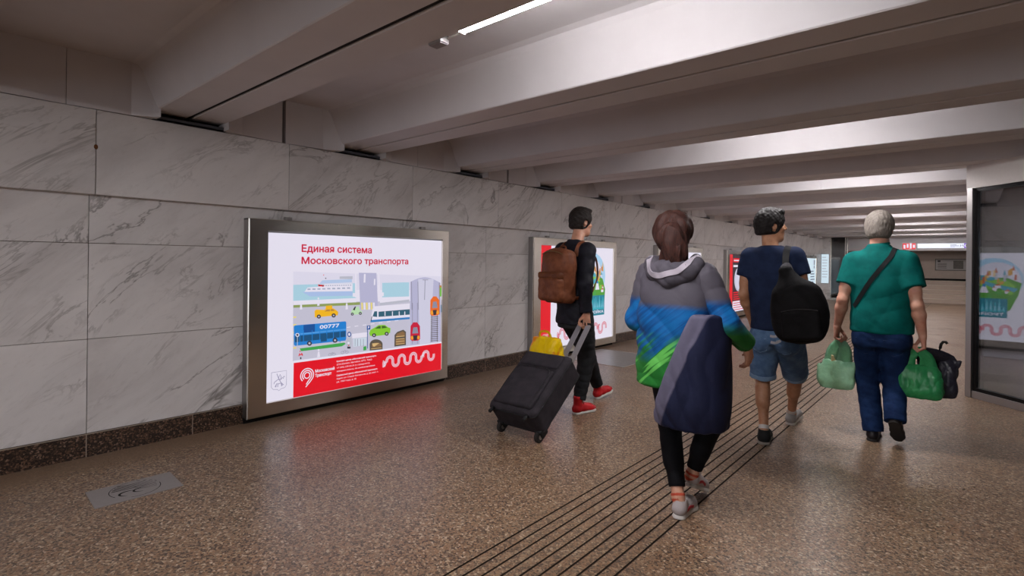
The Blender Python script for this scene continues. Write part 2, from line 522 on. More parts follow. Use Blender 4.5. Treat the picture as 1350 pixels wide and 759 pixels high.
# ------------------------------------------------------------------ glazed kiosk corner on the right
kr = empty('glazed_kiosk', (-0.01, 7.40, 0), 'dark glazed kiosk corner in a steel frame at the right edge', 'kiosk', None, -PI / 4)
# local x runs along the glass, local -y faces the passage
mb = MB(); mb.box(-.03, -.045, 0, .035, .05, 2.185, bev=.004); mb.box(.0, .02, 0, .035, .12, 2.185); mb.build('corner_post', M['brushed'], kr)
mb = MB()
mb.box(.036, -.02, .075, .068, .03, 2.185); mb.box(.068, -.02, 2.15, 3.0, .03, 2.185); mb.box(.068, -.02, .075, 3.0, .03, .11); mb.box(1.48, -.02, .11, 1.53, .03, 2.15)
mb.build('glass_frame', M['blackmetal'], kr)
mb = MB(); mb.box(.036, -.035, 0, 3.0, .03, .075, bev=.004); mb.build('plinth', M['brushed'], kr)
g = NT('dark_reflective_glass')
gl = g.n('BsdfGlossy', Color=(.92, .95, .97), Roughness=0.0)
tr = g.n('BsdfTransparent', Color=(.72, .72, .74))
lw = g.n('LayerWeight', Blend=0.35)
ms = g.n('MixShader', i0=g.math('MULTIPLY_ADD', lw.outputs['Fresnel'], 0.2, KGLASS)); g.set(ms.inputs[1], tr); g.set(ms.inputs[2], gl)
gmat = g.surf(ms)
for a, b in ((.068, 1.48), (1.53, 3.0)):
    mb = MB(); mb.box(a, -.004, .11, b, .004, 2.15); mb.build('glass_pane', gmat, kr)
mb = MB(); mb.box(.036, .10, .0, 3.0, .12, 2.185); mb.box(.036, .03, 2.15, 3.0, .12, 2.185)
mb.build('inner_blind', plain('grey_blind', '#c4beb8', 0.8), kr)
# bits on the post: small black latches
for z in (2.1, 2.03):
    mb = MB(); mb.box(-.038, -.03, z - .015, -.03, -.005, z + .015, bev=.003); mb.build('hinge', M['blackmetal'], kr)
P1 = [
('sky',[(0.234,1.104),(1.942,1.037),(1.944,0.885),(0.236,0.942)]),
('sea',[(0.236,0.987),(0.865,0.986),(0.867,0.82),(0.237,0.845)]),
('sea',[(1.164,0.983),(1.503,0.981),(1.505,0.832),(1.166,0.837)]),
('road',[(0.237,0.841),(1.937,0.757),(1.943,0.302),(0.239,0.317)]),
('road',[(0.238,0.812),(1.945,0.775),(1.948,0.582),(0.239,0.672)]),
('ship_hull',[(0.318,0.923),(0.826,0.913),(0.826,0.868),(0.392,0.879)]),
('white',[(0.35,0.936),(0.368,0.96),(0.529,0.968),(0.529,0.986),(0.825,0.984),(0.826,0.911),(0.339,0.922)]),
('ship_blue',[(0.483,0.992),(0.51,1.021),(0.817,1.027),(0.818,0.996),(0.486,0.99)]),
('grey',[(0.686,1.031),(0.686,1.054),(0.824,1.055),(0.824,1.026)]),
('ship_win',[(0.368,0.951),(0.397,0.95),(0.397,0.937),(0.368,0.937)]),
('ship_win',[(0.415,0.951),(0.445,0.95),(0.445,0.936),(0.415,0.937)]),
('ship_win',[(0.463,0.95),(0.493,0.95),(0.493,0.936),(0.463,0.937)]),
('ship_win',[(0.511,0.95),(0.542,0.949),(0.542,0.936),(0.511,0.937)]),
('ship_win',[(0.56,0.95),(0.592,0.949),(0.592,0.936),(0.56,0.937)]),
('ship_win',[(0.61,0.95),(0.642,0.949),(0.642,0.935),(0.611,0.936)]),
('ship_win',[(0.661,0.95),(0.693,0.949),(0.694,0.935),(0.661,0.936)]),
('ship_win',[(0.713,0.95),(0.745,0.949),(0.746,0.935),(0.713,0.936)]),
('ship_win',[(0.765,0.95),(0.798,0.949),(0.799,0.935),(0.765,0.936)]),
('ship_win',[(0.541,0.977),(0.555,0.977),(0.555,0.968),(0.542,0.968)]),
('ship_win',[(0.564,0.977),(0.577,0.976),(0.578,0.967),(0.564,0.968)]),
('ship_win',[(0.586,0.977),(0.6,0.976),(0.6,0.967),(0.586,0.967)]),
('ship_win',[(0.609,0.976),(0.623,0.976),(0.623,0.967),(0.609,0.967)]),
('ship_win',[(0.632,0.976),(0.646,0.976),(0.646,0.966),(0.632,0.967)]),
('ship_win',[(0.654,0.976),(0.669,0.975),(0.669,0.966),(0.655,0.967)]),
('ship_win',[(0.678,0.976),(0.692,0.975),(0.692,0.966),(0.678,0.966)]),
('ship_win',[(0.701,0.975),(0.715,0.975),(0.715,0.966),(0.701,0.966)]),
('ship_win',[(0.724,0.975),(0.739,0.975),(0.739,0.965),(0.724,0.966)]),
('ship_win',[(0.748,0.975),(0.762,0.974),(0.762,0.965),(0.748,0.965)]),
('ship_win',[(0.771,0.975),(0.786,0.974),(0.786,0.965),(0.772,0.965)]),
('ship_win',[(0.795,0.974),(0.81,0.974),(0.81,0.964),(0.796,0.965)]),
('red',[(0.468,0.985),(0.529,0.977),(0.527,0.964),(0.471,0.968)]),
('dark',[(0.549,1.039),(0.549,1.036),(0.546,1.034),(0.543,1.034),(0.54,1.034),(0.538,1.037),(0.537,1.039),(0.538,1.042),(0.54,1.044),(0.543,1.045),(0.546,1.044),(0.548,1.042)]),
('dark',[(0.489,0.976),(0.488,0.973),(0.486,0.971),(0.483,0.971),(0.48,0.972),(0.478,0.974),(0.477,0.976),(0.477,0.979),(0.48,0.981),(0.483,0.982),(0.486,0.981),(0.488,0.979)]),
('dark',[(0.521,0.97),(0.52,0.967),(0.518,0.965),(0.515,0.964),(0.511,0.965),(0.509,0.967),(0.508,0.97),(0.509,0.973),(0.511,0.975),(0.514,0.975),(0.517,0.975),(0.52,0.973)]),
('red',[(0.527,1.07),(0.526,1.068),(0.524,1.066),(0.522,1.066),(0.519,1.066),(0.518,1.068),(0.517,1.07),(0.518,1.072),(0.519,1.074),(0.522,1.075),(0.524,1.074),(0.526,1.072)]),
('white',[(0.237,0.847),(0.867,0.844),(0.868,0.796),(0.238,0.807)]),
('olive',[(0.238,0.81),(0.909,0.802),(0.909,0.776),(0.238,0.787)]),
('white',[(1.137,0.807),(1.505,0.828),(1.505,0.802),(1.137,0.782)]),
('grey',[(1.137,0.782),(1.505,0.8),(1.505,0.776),(1.137,0.757)]),
('white',[(0.297,0.768),(0.301,0.822),(0.315,0.821),(0.32,0.768)]),
('white',[(0.316,0.832),(0.315,0.828),(0.312,0.825),(0.308,0.824),(0.304,0.825),(0.301,0.829),(0.3,0.833),(0.301,0.837),(0.304,0.84),(0.308,0.841),(0.312,0.84),(0.315,0.837)]),
('white',[(0.461,0.791),(0.465,0.847),(0.479,0.846),(0.485,0.792)]),
('white',[(0.481,0.857),(0.479,0.853),(0.476,0.85),(0.472,0.849),(0.468,0.85),(0.465,0.854),(0.464,0.858),(0.465,0.863),(0.468,0.866),(0.472,0.867),(0.476,0.865),(0.479,0.862)]),
('white',[(0.751,0.74),(0.755,0.798),(0.771,0.797),(0.777,0.741)]),
('white',[(0.772,0.809),(0.771,0.805),(0.768,0.801),(0.763,0.8),(0.759,0.802),(0.755,0.805),(0.754,0.81),(0.755,0.815),(0.758,0.818),(0.763,0.819),(0.768,0.818),(0.771,0.814)]),
('lilac',[(0.891,1.087),(1.092,1.083),(1.116,0.728),(0.912,0.73)]),
('white',[(0.849,1.088),(0.852,0.85),(0.868,0.85),(0.865,1.088)]),
('white',[(1.109,1.083),(1.124,0.838),(1.142,0.838),(1.127,1.083)]),
('white',[(0.826,0.893),(0.861,0.891),(0.862,0.856),(0.826,0.857)]),
('white',[(1.143,0.887),(1.183,0.886),(1.183,0.848),(1.143,0.85)]),
('white',[(0.948,1.075),(0.945,0.991),(0.965,0.99),(0.968,1.074)]),
('white',[(1.064,1.025),(1.062,0.964),(1.079,0.963),(1.081,1.024)]),
('white',[(1.108,0.962),(1.109,0.864),(1.127,0.863),(1.126,0.962)]),
('yellow_pale',[(0.92,0.797),(0.939,0.797),(0.943,0.728),(0.924,0.727)]),
('white',[(0.946,0.796),(0.966,0.796),(0.97,0.727),(0.95,0.726)]),
('yellow_pale',[(0.973,0.794),(0.993,0.794),(0.996,0.725),(0.977,0.724)]),
('white',[(1.0,0.793),(1.02,0.793),(1.023,0.724),(1.003,0.722)]),
('yellow_pale',[(1.027,0.792),(1.047,0.792),(1.05,0.722),(1.03,0.721)]),
('white',[(1.054,0.79),(1.074,0.79),(1.078,0.72),(1.058,0.719)]),
('white',[(0.764,0.565),(0.804,0.567),(0.803,0.574),(0.763,0.572)]),
('white',[(0.851,0.568),(0.892,0.57),(0.891,0.577),(0.85,0.576)]),
('white',[(0.94,0.572),(0.982,0.573),(0.981,0.58),(0.939,0.579)]),
('white',[(1.032,0.575),(1.075,0.576),(1.073,0.584),(1.03,0.582)]),
('white',[(1.125,0.578),(1.17,0.58),(1.168,0.587),(1.124,0.586)]),
('white',[(1.222,0.582),(1.268,0.583),(1.266,0.591),(1.221,0.589)]),
('white',[(1.321,0.585),(1.368,0.587),(1.367,0.595),(1.32,0.593)]),
('yellow_pale',[(0.238,0.696),(0.265,0.698),(0.263,0.711),(0.236,0.709)]),
('yellow_pale',[(0.238,0.629),(0.265,0.63),(0.264,0.643),(0.237,0.642)]),
('yellow_pale',[(0.239,0.562),(0.266,0.563),(0.264,0.576),(0.237,0.575)]),
('yellow_pale',[(0.24,0.495),(0.267,0.496),(0.265,0.509),(0.238,0.508)]),
('yellow_pale',[(0.241,0.428),(0.268,0.428),(0.266,0.441),(0.239,0.441)]),
('taxi',[(0.435,0.744),(0.449,0.758),(0.532,0.751),(0.559,0.761),(0.622,0.759),(0.652,0.74),(0.673,0.722),(0.668,0.691),(0.438,0.688)]),
('taxi',[(0.542,0.753),(0.546,0.787),(0.609,0.787),(0.614,0.751)]),
('taxi_glass',[(0.532,0.735),(0.557,0.752),(0.588,0.752),(0.588,0.734)]),
('taxi_glass',[(0.594,0.735),(0.594,0.752),(0.619,0.752),(0.638,0.735)]),
('tyre',[(0.498,0.691),(0.496,0.682),(0.488,0.676),(0.478,0.674),(0.468,0.677),(0.46,0.685),(0.457,0.694),(0.46,0.704),(0.467,0.71),(0.478,0.712),(0.488,0.709),(0.495,0.701)]),
('grey',[(0.486,0.692),(0.485,0.688),(0.482,0.686),(0.478,0.685),(0.474,0.686),(0.47,0.689),(0.469,0.693),(0.47,0.697),(0.473,0.7),(0.478,0.701),(0.482,0.699),(0.485,0.696)]),
('tyre',[(0.648,0.691),(0.645,0.682),(0.637,0.675),(0.626,0.673),(0.616,0.676),(0.608,0.684),(0.605,0.694),(0.607,0.704),(0.615,0.71),(0.626,0.712),(0.637,0.709),(0.645,0.701)]),
('grey',[(0.635,0.692),(0.634,0.688),(0.631,0.685),(0.626,0.685),(0.622,0.686),(0.619,0.689),(0.617,0.693),(0.618,0.697),(0.622,0.7),(0.626,0.701),(0.631,0.699),(0.634,0.696)]),
('mint',[(0.809,0.711),(0.828,0.745),(0.889,0.763),(0.903,0.728),(0.931,0.709),(0.928,0.684),(0.812,0.687)]),
('tyre',[(0.828,0.733),(0.848,0.761),(0.863,0.763),(0.848,0.726)]),
('tyre',[(0.839,0.691),(0.837,0.684),(0.831,0.679),(0.823,0.678),(0.815,0.68),(0.809,0.686),(0.807,0.693),(0.809,0.7),(0.815,0.705),(0.823,0.706),(0.831,0.704),(0.837,0.698)]),
('grey',[(0.83,0.692),(0.829,0.689),(0.827,0.687),(0.823,0.686),(0.82,0.687),(0.817,0.689),(0.816,0.692),(0.817,0.695),(0.82,0.697),(0.823,0.698),(0.826,0.697),(0.829,0.695)]),
('tyre',[(0.927,0.692),(0.925,0.685),(0.919,0.68),(0.91,0.679),(0.902,0.681),(0.896,0.687),(0.894,0.694),(0.896,0.701),(0.902,0.706),(0.91,0.708),(0.918,0.705),(0.924,0.7)]),
('grey',[(0.917,0.693),(0.916,0.69),(0.914,0.688),(0.91,0.687),(0.907,0.688),(0.904,0.691),(0.903,0.694),(0.904,0.697),(0.907,0.699),(0.91,0.699),(0.914,0.698),(0.916,0.696)]),
('white',[(1.026,0.601),(1.05,0.727),(1.079,0.753),(1.509,0.758),(1.511,0.593)]),
('tram_glass',[(1.051,0.654),(1.071,0.702),(1.103,0.702),(1.104,0.644)]),
('tram_glass',[(1.121,0.644),(1.12,0.696),(1.51,0.697),(1.511,0.64)]),
('white',[(1.192,0.694),(1.193,0.649),(1.203,0.648),(1.203,0.693)]),
('white',[(1.283,0.688),(1.284,0.643),(1.294,0.642),(1.294,0.687)]),
('white',[(1.368,0.683),(1.369,0.637),(1.38,0.636),(1.379,0.682)]),
('white',[(1.44,0.678),(1.44,0.632),(1.452,0.631),(1.451,0.677)]),
('tram_blue',[(1.026,0.597),(1.029,0.619),(1.511,0.614),(1.511,0.593)]),
('white',[(1.161,0.619),(1.165,0.633),(1.312,0.633),(1.313,0.615)]),
('dark',[(1.039,0.656),(1.028,0.61),(1.036,0.608),(1.047,0.653)]),
('bus',[(0.242,0.622),(0.251,0.632),(0.747,0.629),(0.758,0.618),(0.76,0.461),(0.752,0.446),(0.255,0.452),(0.244,0.465)]),
('bus_dark',[(0.331,0.628),(0.439,0.628),(0.44,0.55),(0.332,0.551)]),
('bus_light',[(0.243,0.558),(0.758,0.558),(0.758,0.546),(0.243,0.545)]),
('bus_glass',[(0.252,0.537),(0.751,0.537),(0.751,0.482),(0.253,0.483)]),
('bus',[(0.294,0.588),(0.295,0.476),(0.301,0.476),(0.3,0.587)]),
('bus',[(0.328,0.584),(0.33,0.473),(0.336,0.472),(0.334,0.584)]),
('bus',[(0.41,0.577),(0.412,0.464),(0.418,0.463),(0.416,0.577)]),
('bus',[(0.485,0.57),(0.486,0.456),(0.492,0.455),(0.491,0.57)]),
('bus',[(0.553,0.564),(0.555,0.448),(0.561,0.448),(0.56,0.564)]),
('bus',[(0.621,0.558),(0.622,0.441),(0.629,0.44),(0.627,0.558)]),
('bus',[(0.689,0.552),(0.69,0.434),(0.697,0.433),(0.695,0.551)]),
('bus_glass',[(0.498,0.524),(0.557,0.524),(0.558,0.462),(0.499,0.461)]),
('tyre',[(0.412,0.457),(0.409,0.446),(0.401,0.439),(0.389,0.437),(0.377,0.442),(0.369,0.451),(0.365,0.462),(0.368,0.473),(0.377,0.48),(0.389,0.482),(0.4,0.478),(0.409,0.468)]),
('grey',[(0.399,0.458),(0.398,0.454),(0.394,0.45),(0.389,0.45),(0.384,0.452),(0.38,0.456),(0.378,0.461),(0.38,0.466),(0.383,0.469),(0.389,0.47),(0.394,0.468),(0.398,0.464)]),
('tyre',[(0.667,0.458),(0.664,0.447),(0.655,0.44),(0.642,0.438),(0.629,0.442),(0.62,0.452),(0.616,0.463),(0.62,0.475),(0.629,0.482),(0.642,0.484),(0.654,0.479),(0.664,0.47)]),
('grey',[(0.653,0.46),(0.652,0.455),(0.648,0.451),(0.642,0.45),(0.636,0.452),(0.632,0.457),(0.63,0.462),(0.632,0.467),(0.636,0.47),(0.642,0.471),(0.647,0.469),(0.652,0.465)]),
('verge',[(0.297,0.424),(0.739,0.429),(0.755,0.415),(0.713,0.396),(0.311,0.398)]),
('white',[(0.293,0.544),(0.291,0.536),(0.284,0.53),(0.275,0.528),(0.266,0.532),(0.259,0.539),(0.257,0.548),(0.259,0.556),(0.265,0.562),(0.274,0.563),(0.284,0.56),(0.29,0.553)]),
('dark',[(0.285,0.545),(0.284,0.54),(0.28,0.537),(0.275,0.536),(0.27,0.538),(0.266,0.542),(0.264,0.547),(0.266,0.552),(0.269,0.555),(0.275,0.556),(0.28,0.554),(0.283,0.55)]),
('grey',[(0.272,0.53),(0.273,0.437),(0.279,0.437),(0.278,0.529)]),
('red',[(0.286,0.358),(0.295,0.386),(0.306,0.37),(0.318,0.386),(0.329,0.359),(0.318,0.358),(0.313,0.37),(0.306,0.359),(0.298,0.369),(0.295,0.357)]),
('red',[(0.307,0.399),(0.306,0.396),(0.304,0.394),(0.301,0.394),(0.299,0.395),(0.296,0.397),(0.296,0.4),(0.296,0.403),(0.298,0.404),(0.301,0.405),(0.304,0.404),(0.306,0.401)]),
('dark',[(0.302,0.347),(0.302,0.329),(0.314,0.328),(0.314,0.345)]),
('white',[(0.464,0.324),(0.472,0.376),(0.485,0.375),(0.493,0.325)]),
('white',[(0.488,0.388),(0.486,0.384),(0.483,0.381),(0.478,0.38),(0.473,0.382),(0.469,0.386),(0.468,0.391),(0.469,0.395),(0.473,0.398),(0.478,0.398),(0.483,0.397),(0.486,0.393)]),
('mid',[(0.608,0.331),(0.604,0.324),(0.608,0.322),(0.611,0.33)]),
('mid',[(0.605,0.325),(0.597,0.321),(0.599,0.318),(0.607,0.322)]),
('mid',[(0.598,0.322),(0.588,0.323),(0.588,0.319),(0.598,0.318)]),
('mid',[(0.589,0.322),(0.581,0.328),(0.579,0.325),(0.587,0.32)]),
('mid',[(0.582,0.327),(0.578,0.335),(0.575,0.334),(0.578,0.326)]),
('mid',[(0.578,0.334),(0.581,0.341),(0.578,0.342),(0.575,0.335)]),
('mid',[(0.581,0.34),(0.589,0.343),(0.587,0.347),(0.579,0.343)]),
('mid',[(0.588,0.343),(0.598,0.342),(0.598,0.345),(0.588,0.347)]),
('mid',[(0.597,0.342),(0.605,0.337),(0.607,0.339),(0.599,0.345)]),
('mid',[(0.604,0.338),(0.608,0.33),(0.611,0.331),(0.608,0.339)]),
('mid',[(0.645,0.331),(0.642,0.324),(0.646,0.322),(0.649,0.329)]),
('mid',[(0.643,0.325),(0.635,0.321),(0.637,0.318),(0.645,0.322)]),
('mid',[(0.636,0.321),(0.626,0.323),(0.626,0.319),(0.636,0.318)]),
('mid',[(0.627,0.322),(0.618,0.328),(0.617,0.325),(0.625,0.32)]),
('mid',[(0.619,0.327),(0.616,0.335),(0.613,0.334),(0.616,0.326)]),
('mid',[(0.616,0.333),(0.619,0.341),(0.616,0.342),(0.612,0.335)]),
('mid',[(0.618,0.34),(0.626,0.343),(0.624,0.347),(0.616,0.343)]),
('mid',[(0.625,0.343),(0.636,0.342),(0.636,0.345),(0.625,0.347)]),
('mid',[(0.635,0.342),(0.643,0.337),(0.645,0.339),(0.637,0.345)]),
('mid',[(0.642,0.338),(0.645,0.33),(0.649,0.331),(0.646,0.338)]),
('mid',[(0.736,0.336),(0.733,0.329),(0.736,0.327),(0.739,0.334)]),
('mid',[(0.733,0.33),(0.725,0.326),(0.727,0.323),(0.735,0.327)]),
('mid',[(0.726,0.326),(0.715,0.328),(0.715,0.324),(0.726,0.323)]),
('mid',[(0.716,0.327),(0.708,0.333),(0.706,0.33),(0.714,0.324)]),
('mid',[(0.709,0.332),(0.705,0.34),(0.702,0.339),(0.705,0.331)]),
('mid',[(0.705,0.339),(0.709,0.346),(0.705,0.347),(0.702,0.34)]),
('mid',[(0.708,0.345),(0.716,0.349),(0.714,0.352),(0.706,0.348)]),
('mid',[(0.715,0.348),(0.726,0.347),(0.726,0.351),(0.715,0.352)]),
('mid',[(0.725,0.348),(0.733,0.342),(0.735,0.345),(0.727,0.35)]),
('mid',[(0.732,0.343),(0.736,0.335),(0.739,0.336),(0.736,0.344)]),
('mid',[(0.779,0.336),(0.776,0.328),(0.78,0.327),(0.783,0.334)]),
('mid',[(0.777,0.329),(0.768,0.326),(0.77,0.322),(0.779,0.326)]),
('mid',[(0.769,0.326),(0.759,0.327),(0.759,0.323),(0.769,0.322)]),
('mid',[(0.76,0.327),(0.751,0.332),(0.749,0.33),(0.758,0.324)]),
('mid',[(0.752,0.331),(0.749,0.339),(0.745,0.338),(0.748,0.331)]),
('mid',[(0.749,0.338),(0.752,0.345),(0.748,0.347),(0.745,0.34)]),
('mid',[(0.751,0.344),(0.759,0.348),(0.757,0.351),(0.749,0.348)]),
('mid',[(0.758,0.348),(0.769,0.347),(0.769,0.35),(0.758,0.351)]),
('mid',[(0.768,0.347),(0.777,0.341),(0.779,0.344),(0.77,0.35)]),
('mid',[(0.776,0.342),(0.779,0.334),(0.783,0.335),(0.779,0.343)]),
('mid',[(0.594,0.331),(0.615,0.351),(0.613,0.354),(0.591,0.334)]),
('mid',[(0.613,0.352),(0.629,0.331),(0.632,0.333),(0.615,0.354)]),
('mid',[(0.722,0.336),(0.744,0.357),(0.741,0.359),(0.719,0.339)]),
('mid',[(0.741,0.357),(0.762,0.336),(0.765,0.338),(0.744,0.359)]),
('bus_dark',[(0.81,0.5),(0.807,0.487),(0.799,0.479),(0.788,0.476),(0.778,0.481),(0.77,0.491),(0.767,0.504),(0.77,0.517),(0.777,0.525),(0.788,0.528),(0.799,0.523),(0.806,0.513)]),
('white',[(0.8,0.501),(0.799,0.493),(0.794,0.488),(0.788,0.487),(0.782,0.489),(0.778,0.495),(0.776,0.503),(0.778,0.511),(0.782,0.516),(0.788,0.517),(0.794,0.515),(0.798,0.509)]),
('grey',[(0.752,0.429),(0.765,0.469),(0.811,0.468),(0.819,0.41),(0.799,0.366),(0.769,0.367)]),
('white',[(0.793,0.419),(0.792,0.414),(0.787,0.411),(0.781,0.41),(0.775,0.412),(0.771,0.416),(0.769,0.422),(0.771,0.427),(0.775,0.43),(0.781,0.431),(0.787,0.429),(0.792,0.425)]),
('red',[(0.791,0.396),(0.79,0.393),(0.788,0.391),(0.784,0.391),(0.781,0.392),(0.778,0.394),(0.778,0.397),(0.778,0.4),(0.781,0.402),(0.784,0.403),(0.787,0.401),(0.79,0.399)]),
('dark',[(0.768,0.387),(0.803,0.383),(0.803,0.365),(0.769,0.369)]),
('white',[(0.818,0.503),(0.985,0.504),(0.986,0.459),(0.821,0.46)]),
('pane',[(0.832,0.456),(0.98,0.456),(0.978,0.379),(0.835,0.378)]),
('mid',[(0.849,0.452),(0.85,0.383),(0.855,0.383),(0.855,0.452)]),
('mid',[(0.876,0.449),(0.877,0.38),(0.883,0.38),(0.882,0.449)]),
('mid',[(0.911,0.446),(0.912,0.376),(0.917,0.376),(0.916,0.445)]),
('mid',[(0.941,0.443),(0.942,0.373),(0.948,0.372),(0.947,0.442)]),
('bus_dark',[(0.985,0.531),(0.988,0.344),(0.995,0.343),(0.993,0.531)]),
('bus_dark',[(0.981,0.568),(1.021,0.568),(1.022,0.528),(0.982,0.528)]),
('white',[(0.994,0.561),(1.01,0.56),(1.01,0.546),(1.0,0.546),(1.0,0.535),(0.995,0.536)]),
('verge',[(0.945,0.367),(0.978,0.369),(0.979,0.33),(0.945,0.329)]),
('lime',[(1.011,0.493),(1.022,0.522),(1.067,0.54),(1.118,0.563),(1.192,0.559),(1.233,0.531),(1.263,0.519),(1.258,0.473),(1.216,0.457),(1.054,0.456),(1.017,0.467)]),
('limeglass',[(1.075,0.532),(1.118,0.553),(1.143,0.552),(1.143,0.526)]),
('limeglass',[(1.155,0.526),(1.155,0.552),(1.192,0.549),(1.222,0.527)]),
('tyre',[(1.089,0.465),(1.086,0.455),(1.077,0.449),(1.066,0.447),(1.054,0.451),(1.046,0.459),(1.042,0.469),(1.045,0.479),(1.054,0.485),(1.065,0.486),(1.077,0.483),(1.085,0.475)]),
('grey',[(1.075,0.466),(1.074,0.462),(1.071,0.459),(1.065,0.458),(1.06,0.46),(1.057,0.463),(1.055,0.468),(1.057,0.472),(1.06,0.475),(1.065,0.475),(1.07,0.474),(1.074,0.47)]),
('tyre',[(1.24,0.465),(1.237,0.455),(1.228,0.449),(1.216,0.447),(1.204,0.451),(1.195,0.459),(1.191,0.47),(1.195,0.479),(1.203,0.486),(1.215,0.487),(1.227,0.483),(1.236,0.475)]),
('grey',[(1.226,0.466),(1.225,0.462),(1.221,0.459),(1.216,0.458),(1.21,0.46),(1.206,0.464),(1.205,0.468),(1.206,0.472),(1.21,0.475),(1.215,0.476),(1.221,0.474),(1.225,0.471)]),
('stone_dark',[(1.017,0.321),(1.016,0.383),(1.02,0.397),(1.03,0.41),(1.047,0.419),(1.067,0.424),(1.091,0.424),(1.114,0.419),(1.135,0.41),(1.152,0.397),(1.164,0.382),(1.168,0.366),(1.168,0.315)]),
('brown',[(1.038,0.333),(1.038,0.368),(1.041,0.377),(1.049,0.384),(1.061,0.389),(1.077,0.392),(1.095,0.391),(1.113,0.388),(1.13,0.382),(1.143,0.374),(1.151,0.365),(1.154,0.355),(1.155,0.332)]),
('sand',[(1.043,0.388),(1.128,0.383),(1.07,0.352),(1.055,0.358)]),
('stone_dark',[(1.03,0.345),(1.158,0.34),(1.157,0.348),(1.029,0.352)]),
('sand',[(1.033,0.332),(1.158,0.328),(1.157,0.333),(1.032,0.337)]),
('stone_dark',[(1.312,0.326),(1.313,0.445),(1.346,0.474),(1.424,0.489),(1.458,0.464),(1.46,0.325)]),
('brown',[(1.327,0.34),(1.329,0.399),(1.446,0.396),(1.447,0.339)]),
('brown',[(1.329,0.418),(1.341,0.455),(1.416,0.474),(1.442,0.456),(1.443,0.417)]),
('sand',[(1.333,0.421),(1.44,0.419),(1.439,0.426),(1.332,0.428)]),
('sand',[(1.333,0.396),(1.44,0.394),(1.439,0.4),(1.332,0.402)]),
('sand',[(1.333,0.37),(1.441,0.368),(1.44,0.374),(1.332,0.377)]),
('sand',[(1.334,0.345),(1.441,0.342),(1.44,0.348),(1.333,0.351)]),
('lilac',[(1.51,0.7),(1.506,0.984),(1.539,0.997),(1.573,1.009),(1.606,1.019),(1.641,1.026),(1.675,1.03),(1.71,1.031),(1.746,1.027),(1.781,1.02),(1.817,1.01),(1.854,0.996),(1.891,0.981),(1.928,0.964),(1.94,0.316),(1.519,0.315)]),
('lilac_light',[(1.613,1.012),(1.828,1.011),(1.786,0.316),(1.64,0.314)]),
('mid',[(1.518,0.988),(1.529,0.69),(1.537,0.69),(1.526,0.988)]),
('mid',[(1.604,0.986),(1.615,0.685),(1.623,0.684),(1.612,0.986)]),
('mid',[(1.702,1.0),(1.698,0.787),(1.707,0.786),(1.711,1.0)]),
('mid',[(1.672,1.0),(1.75,0.999),(1.75,1.005),(1.672,1.007)]),
('mid',[(1.904,0.969),(1.915,0.612),(1.926,0.611),(1.915,0.969)]),
('mid',[(1.535,0.763),(1.541,0.329),(1.548,0.328),(1.542,0.763)]),
('mid',[(1.601,0.76),(1.608,0.322),(1.614,0.321),(1.608,0.76)]),
('stone_dark',[(1.799,0.736),(1.805,0.322),(1.812,0.321),(1.806,0.736)]),
('stone_dark',[(1.879,0.732),(1.885,0.313),(1.893,0.313),(1.886,0.732)]),
('stone_dark',[(1.791,0.612),(1.897,0.61),(1.897,0.617),(1.79,0.619)]),
('stone_dark',[(1.791,0.59),(1.898,0.588),(1.897,0.595),(1.79,0.597)]),
('stone_dark',[(1.791,0.569),(1.898,0.566),(1.897,0.573),(1.79,0.575)]),
('stone_dark',[(1.791,0.547),(1.898,0.544),(1.898,0.551),(1.791,0.554)]),
('stone_dark',[(1.792,0.525),(1.899,0.522),(1.898,0.529),(1.791,0.532)]),
('stone_dark',[(1.792,0.504),(1.899,0.5),(1.898,0.507),(1.791,0.51)]),
('stone_dark',[(1.792,0.482),(1.899,0.478),(1.899,0.485),(1.792,0.489)]),
('stone_dark',[(1.793,0.46),(1.9,0.456),(1.899,0.463),(1.792,0.467)]),
('stone_dark',[(1.793,0.439),(1.9,0.434),(1.899,0.441),(1.792,0.445)]),
('stone_dark',[(1.793,0.417),(1.9,0.412),(1.9,0.419),(1.793,0.424)]),
('stone_dark',[(1.794,0.395),(1.901,0.39),(1.9,0.397),(1.793,0.402)]),
('stone_dark',[(1.794,0.374),(1.901,0.368),(1.9,0.375),(1.793,0.381)]),
('stone_dark',[(1.794,0.352),(1.901,0.347),(1.901,0.353),(1.794,0.359)]),
('stone_dark',[(1.795,0.33),(1.902,0.325),(1.901,0.331),(1.794,0.337)]),
('crimson',[(1.514,0.38),(1.516,0.519),(1.553,0.556),(1.603,0.552),(1.642,0.509),(1.647,0.369),(1.622,0.356),(1.539,0.359)]),
('mid',[(1.552,0.502),(1.605,0.501),(1.621,0.434),(1.538,0.438)]),
('tyre',[(1.55,0.417),(1.61,0.415),(1.6,0.363),(1.561,0.362)]),
('amber',[(1.555,0.392),(1.553,0.381),(1.546,0.374),(1.537,0.373),(1.528,0.376),(1.522,0.385),(1.519,0.395),(1.521,0.406),(1.528,0.413),(1.537,0.414),(1.546,0.411),(1.553,0.402)]),
('amber',[(1.642,0.386),(1.64,0.375),(1.633,0.368),(1.624,0.366),(1.615,0.37),(1.608,0.379),(1.605,0.389),(1.607,0.4),(1.614,0.407),(1.623,0.409),(1.632,0.405),(1.639,0.396)]),
('orange',[(1.781,0.628),(1.783,0.78),(1.822,0.819),(1.869,0.817),(1.911,0.774),(1.917,0.621),(1.89,0.607),(1.808,0.607)]),
('mid',[(1.822,0.761),(1.871,0.762),(1.889,0.69),(1.807,0.691)]),
('tyre',[(1.819,0.669),(1.876,0.67),(1.866,0.614),(1.831,0.611)]),
('amber',[(1.825,0.641),(1.823,0.63),(1.816,0.623),(1.806,0.62),(1.796,0.624),(1.789,0.632),(1.786,0.643),(1.789,0.654),(1.796,0.661),(1.805,0.664),(1.815,0.66),(1.822,0.652)]),
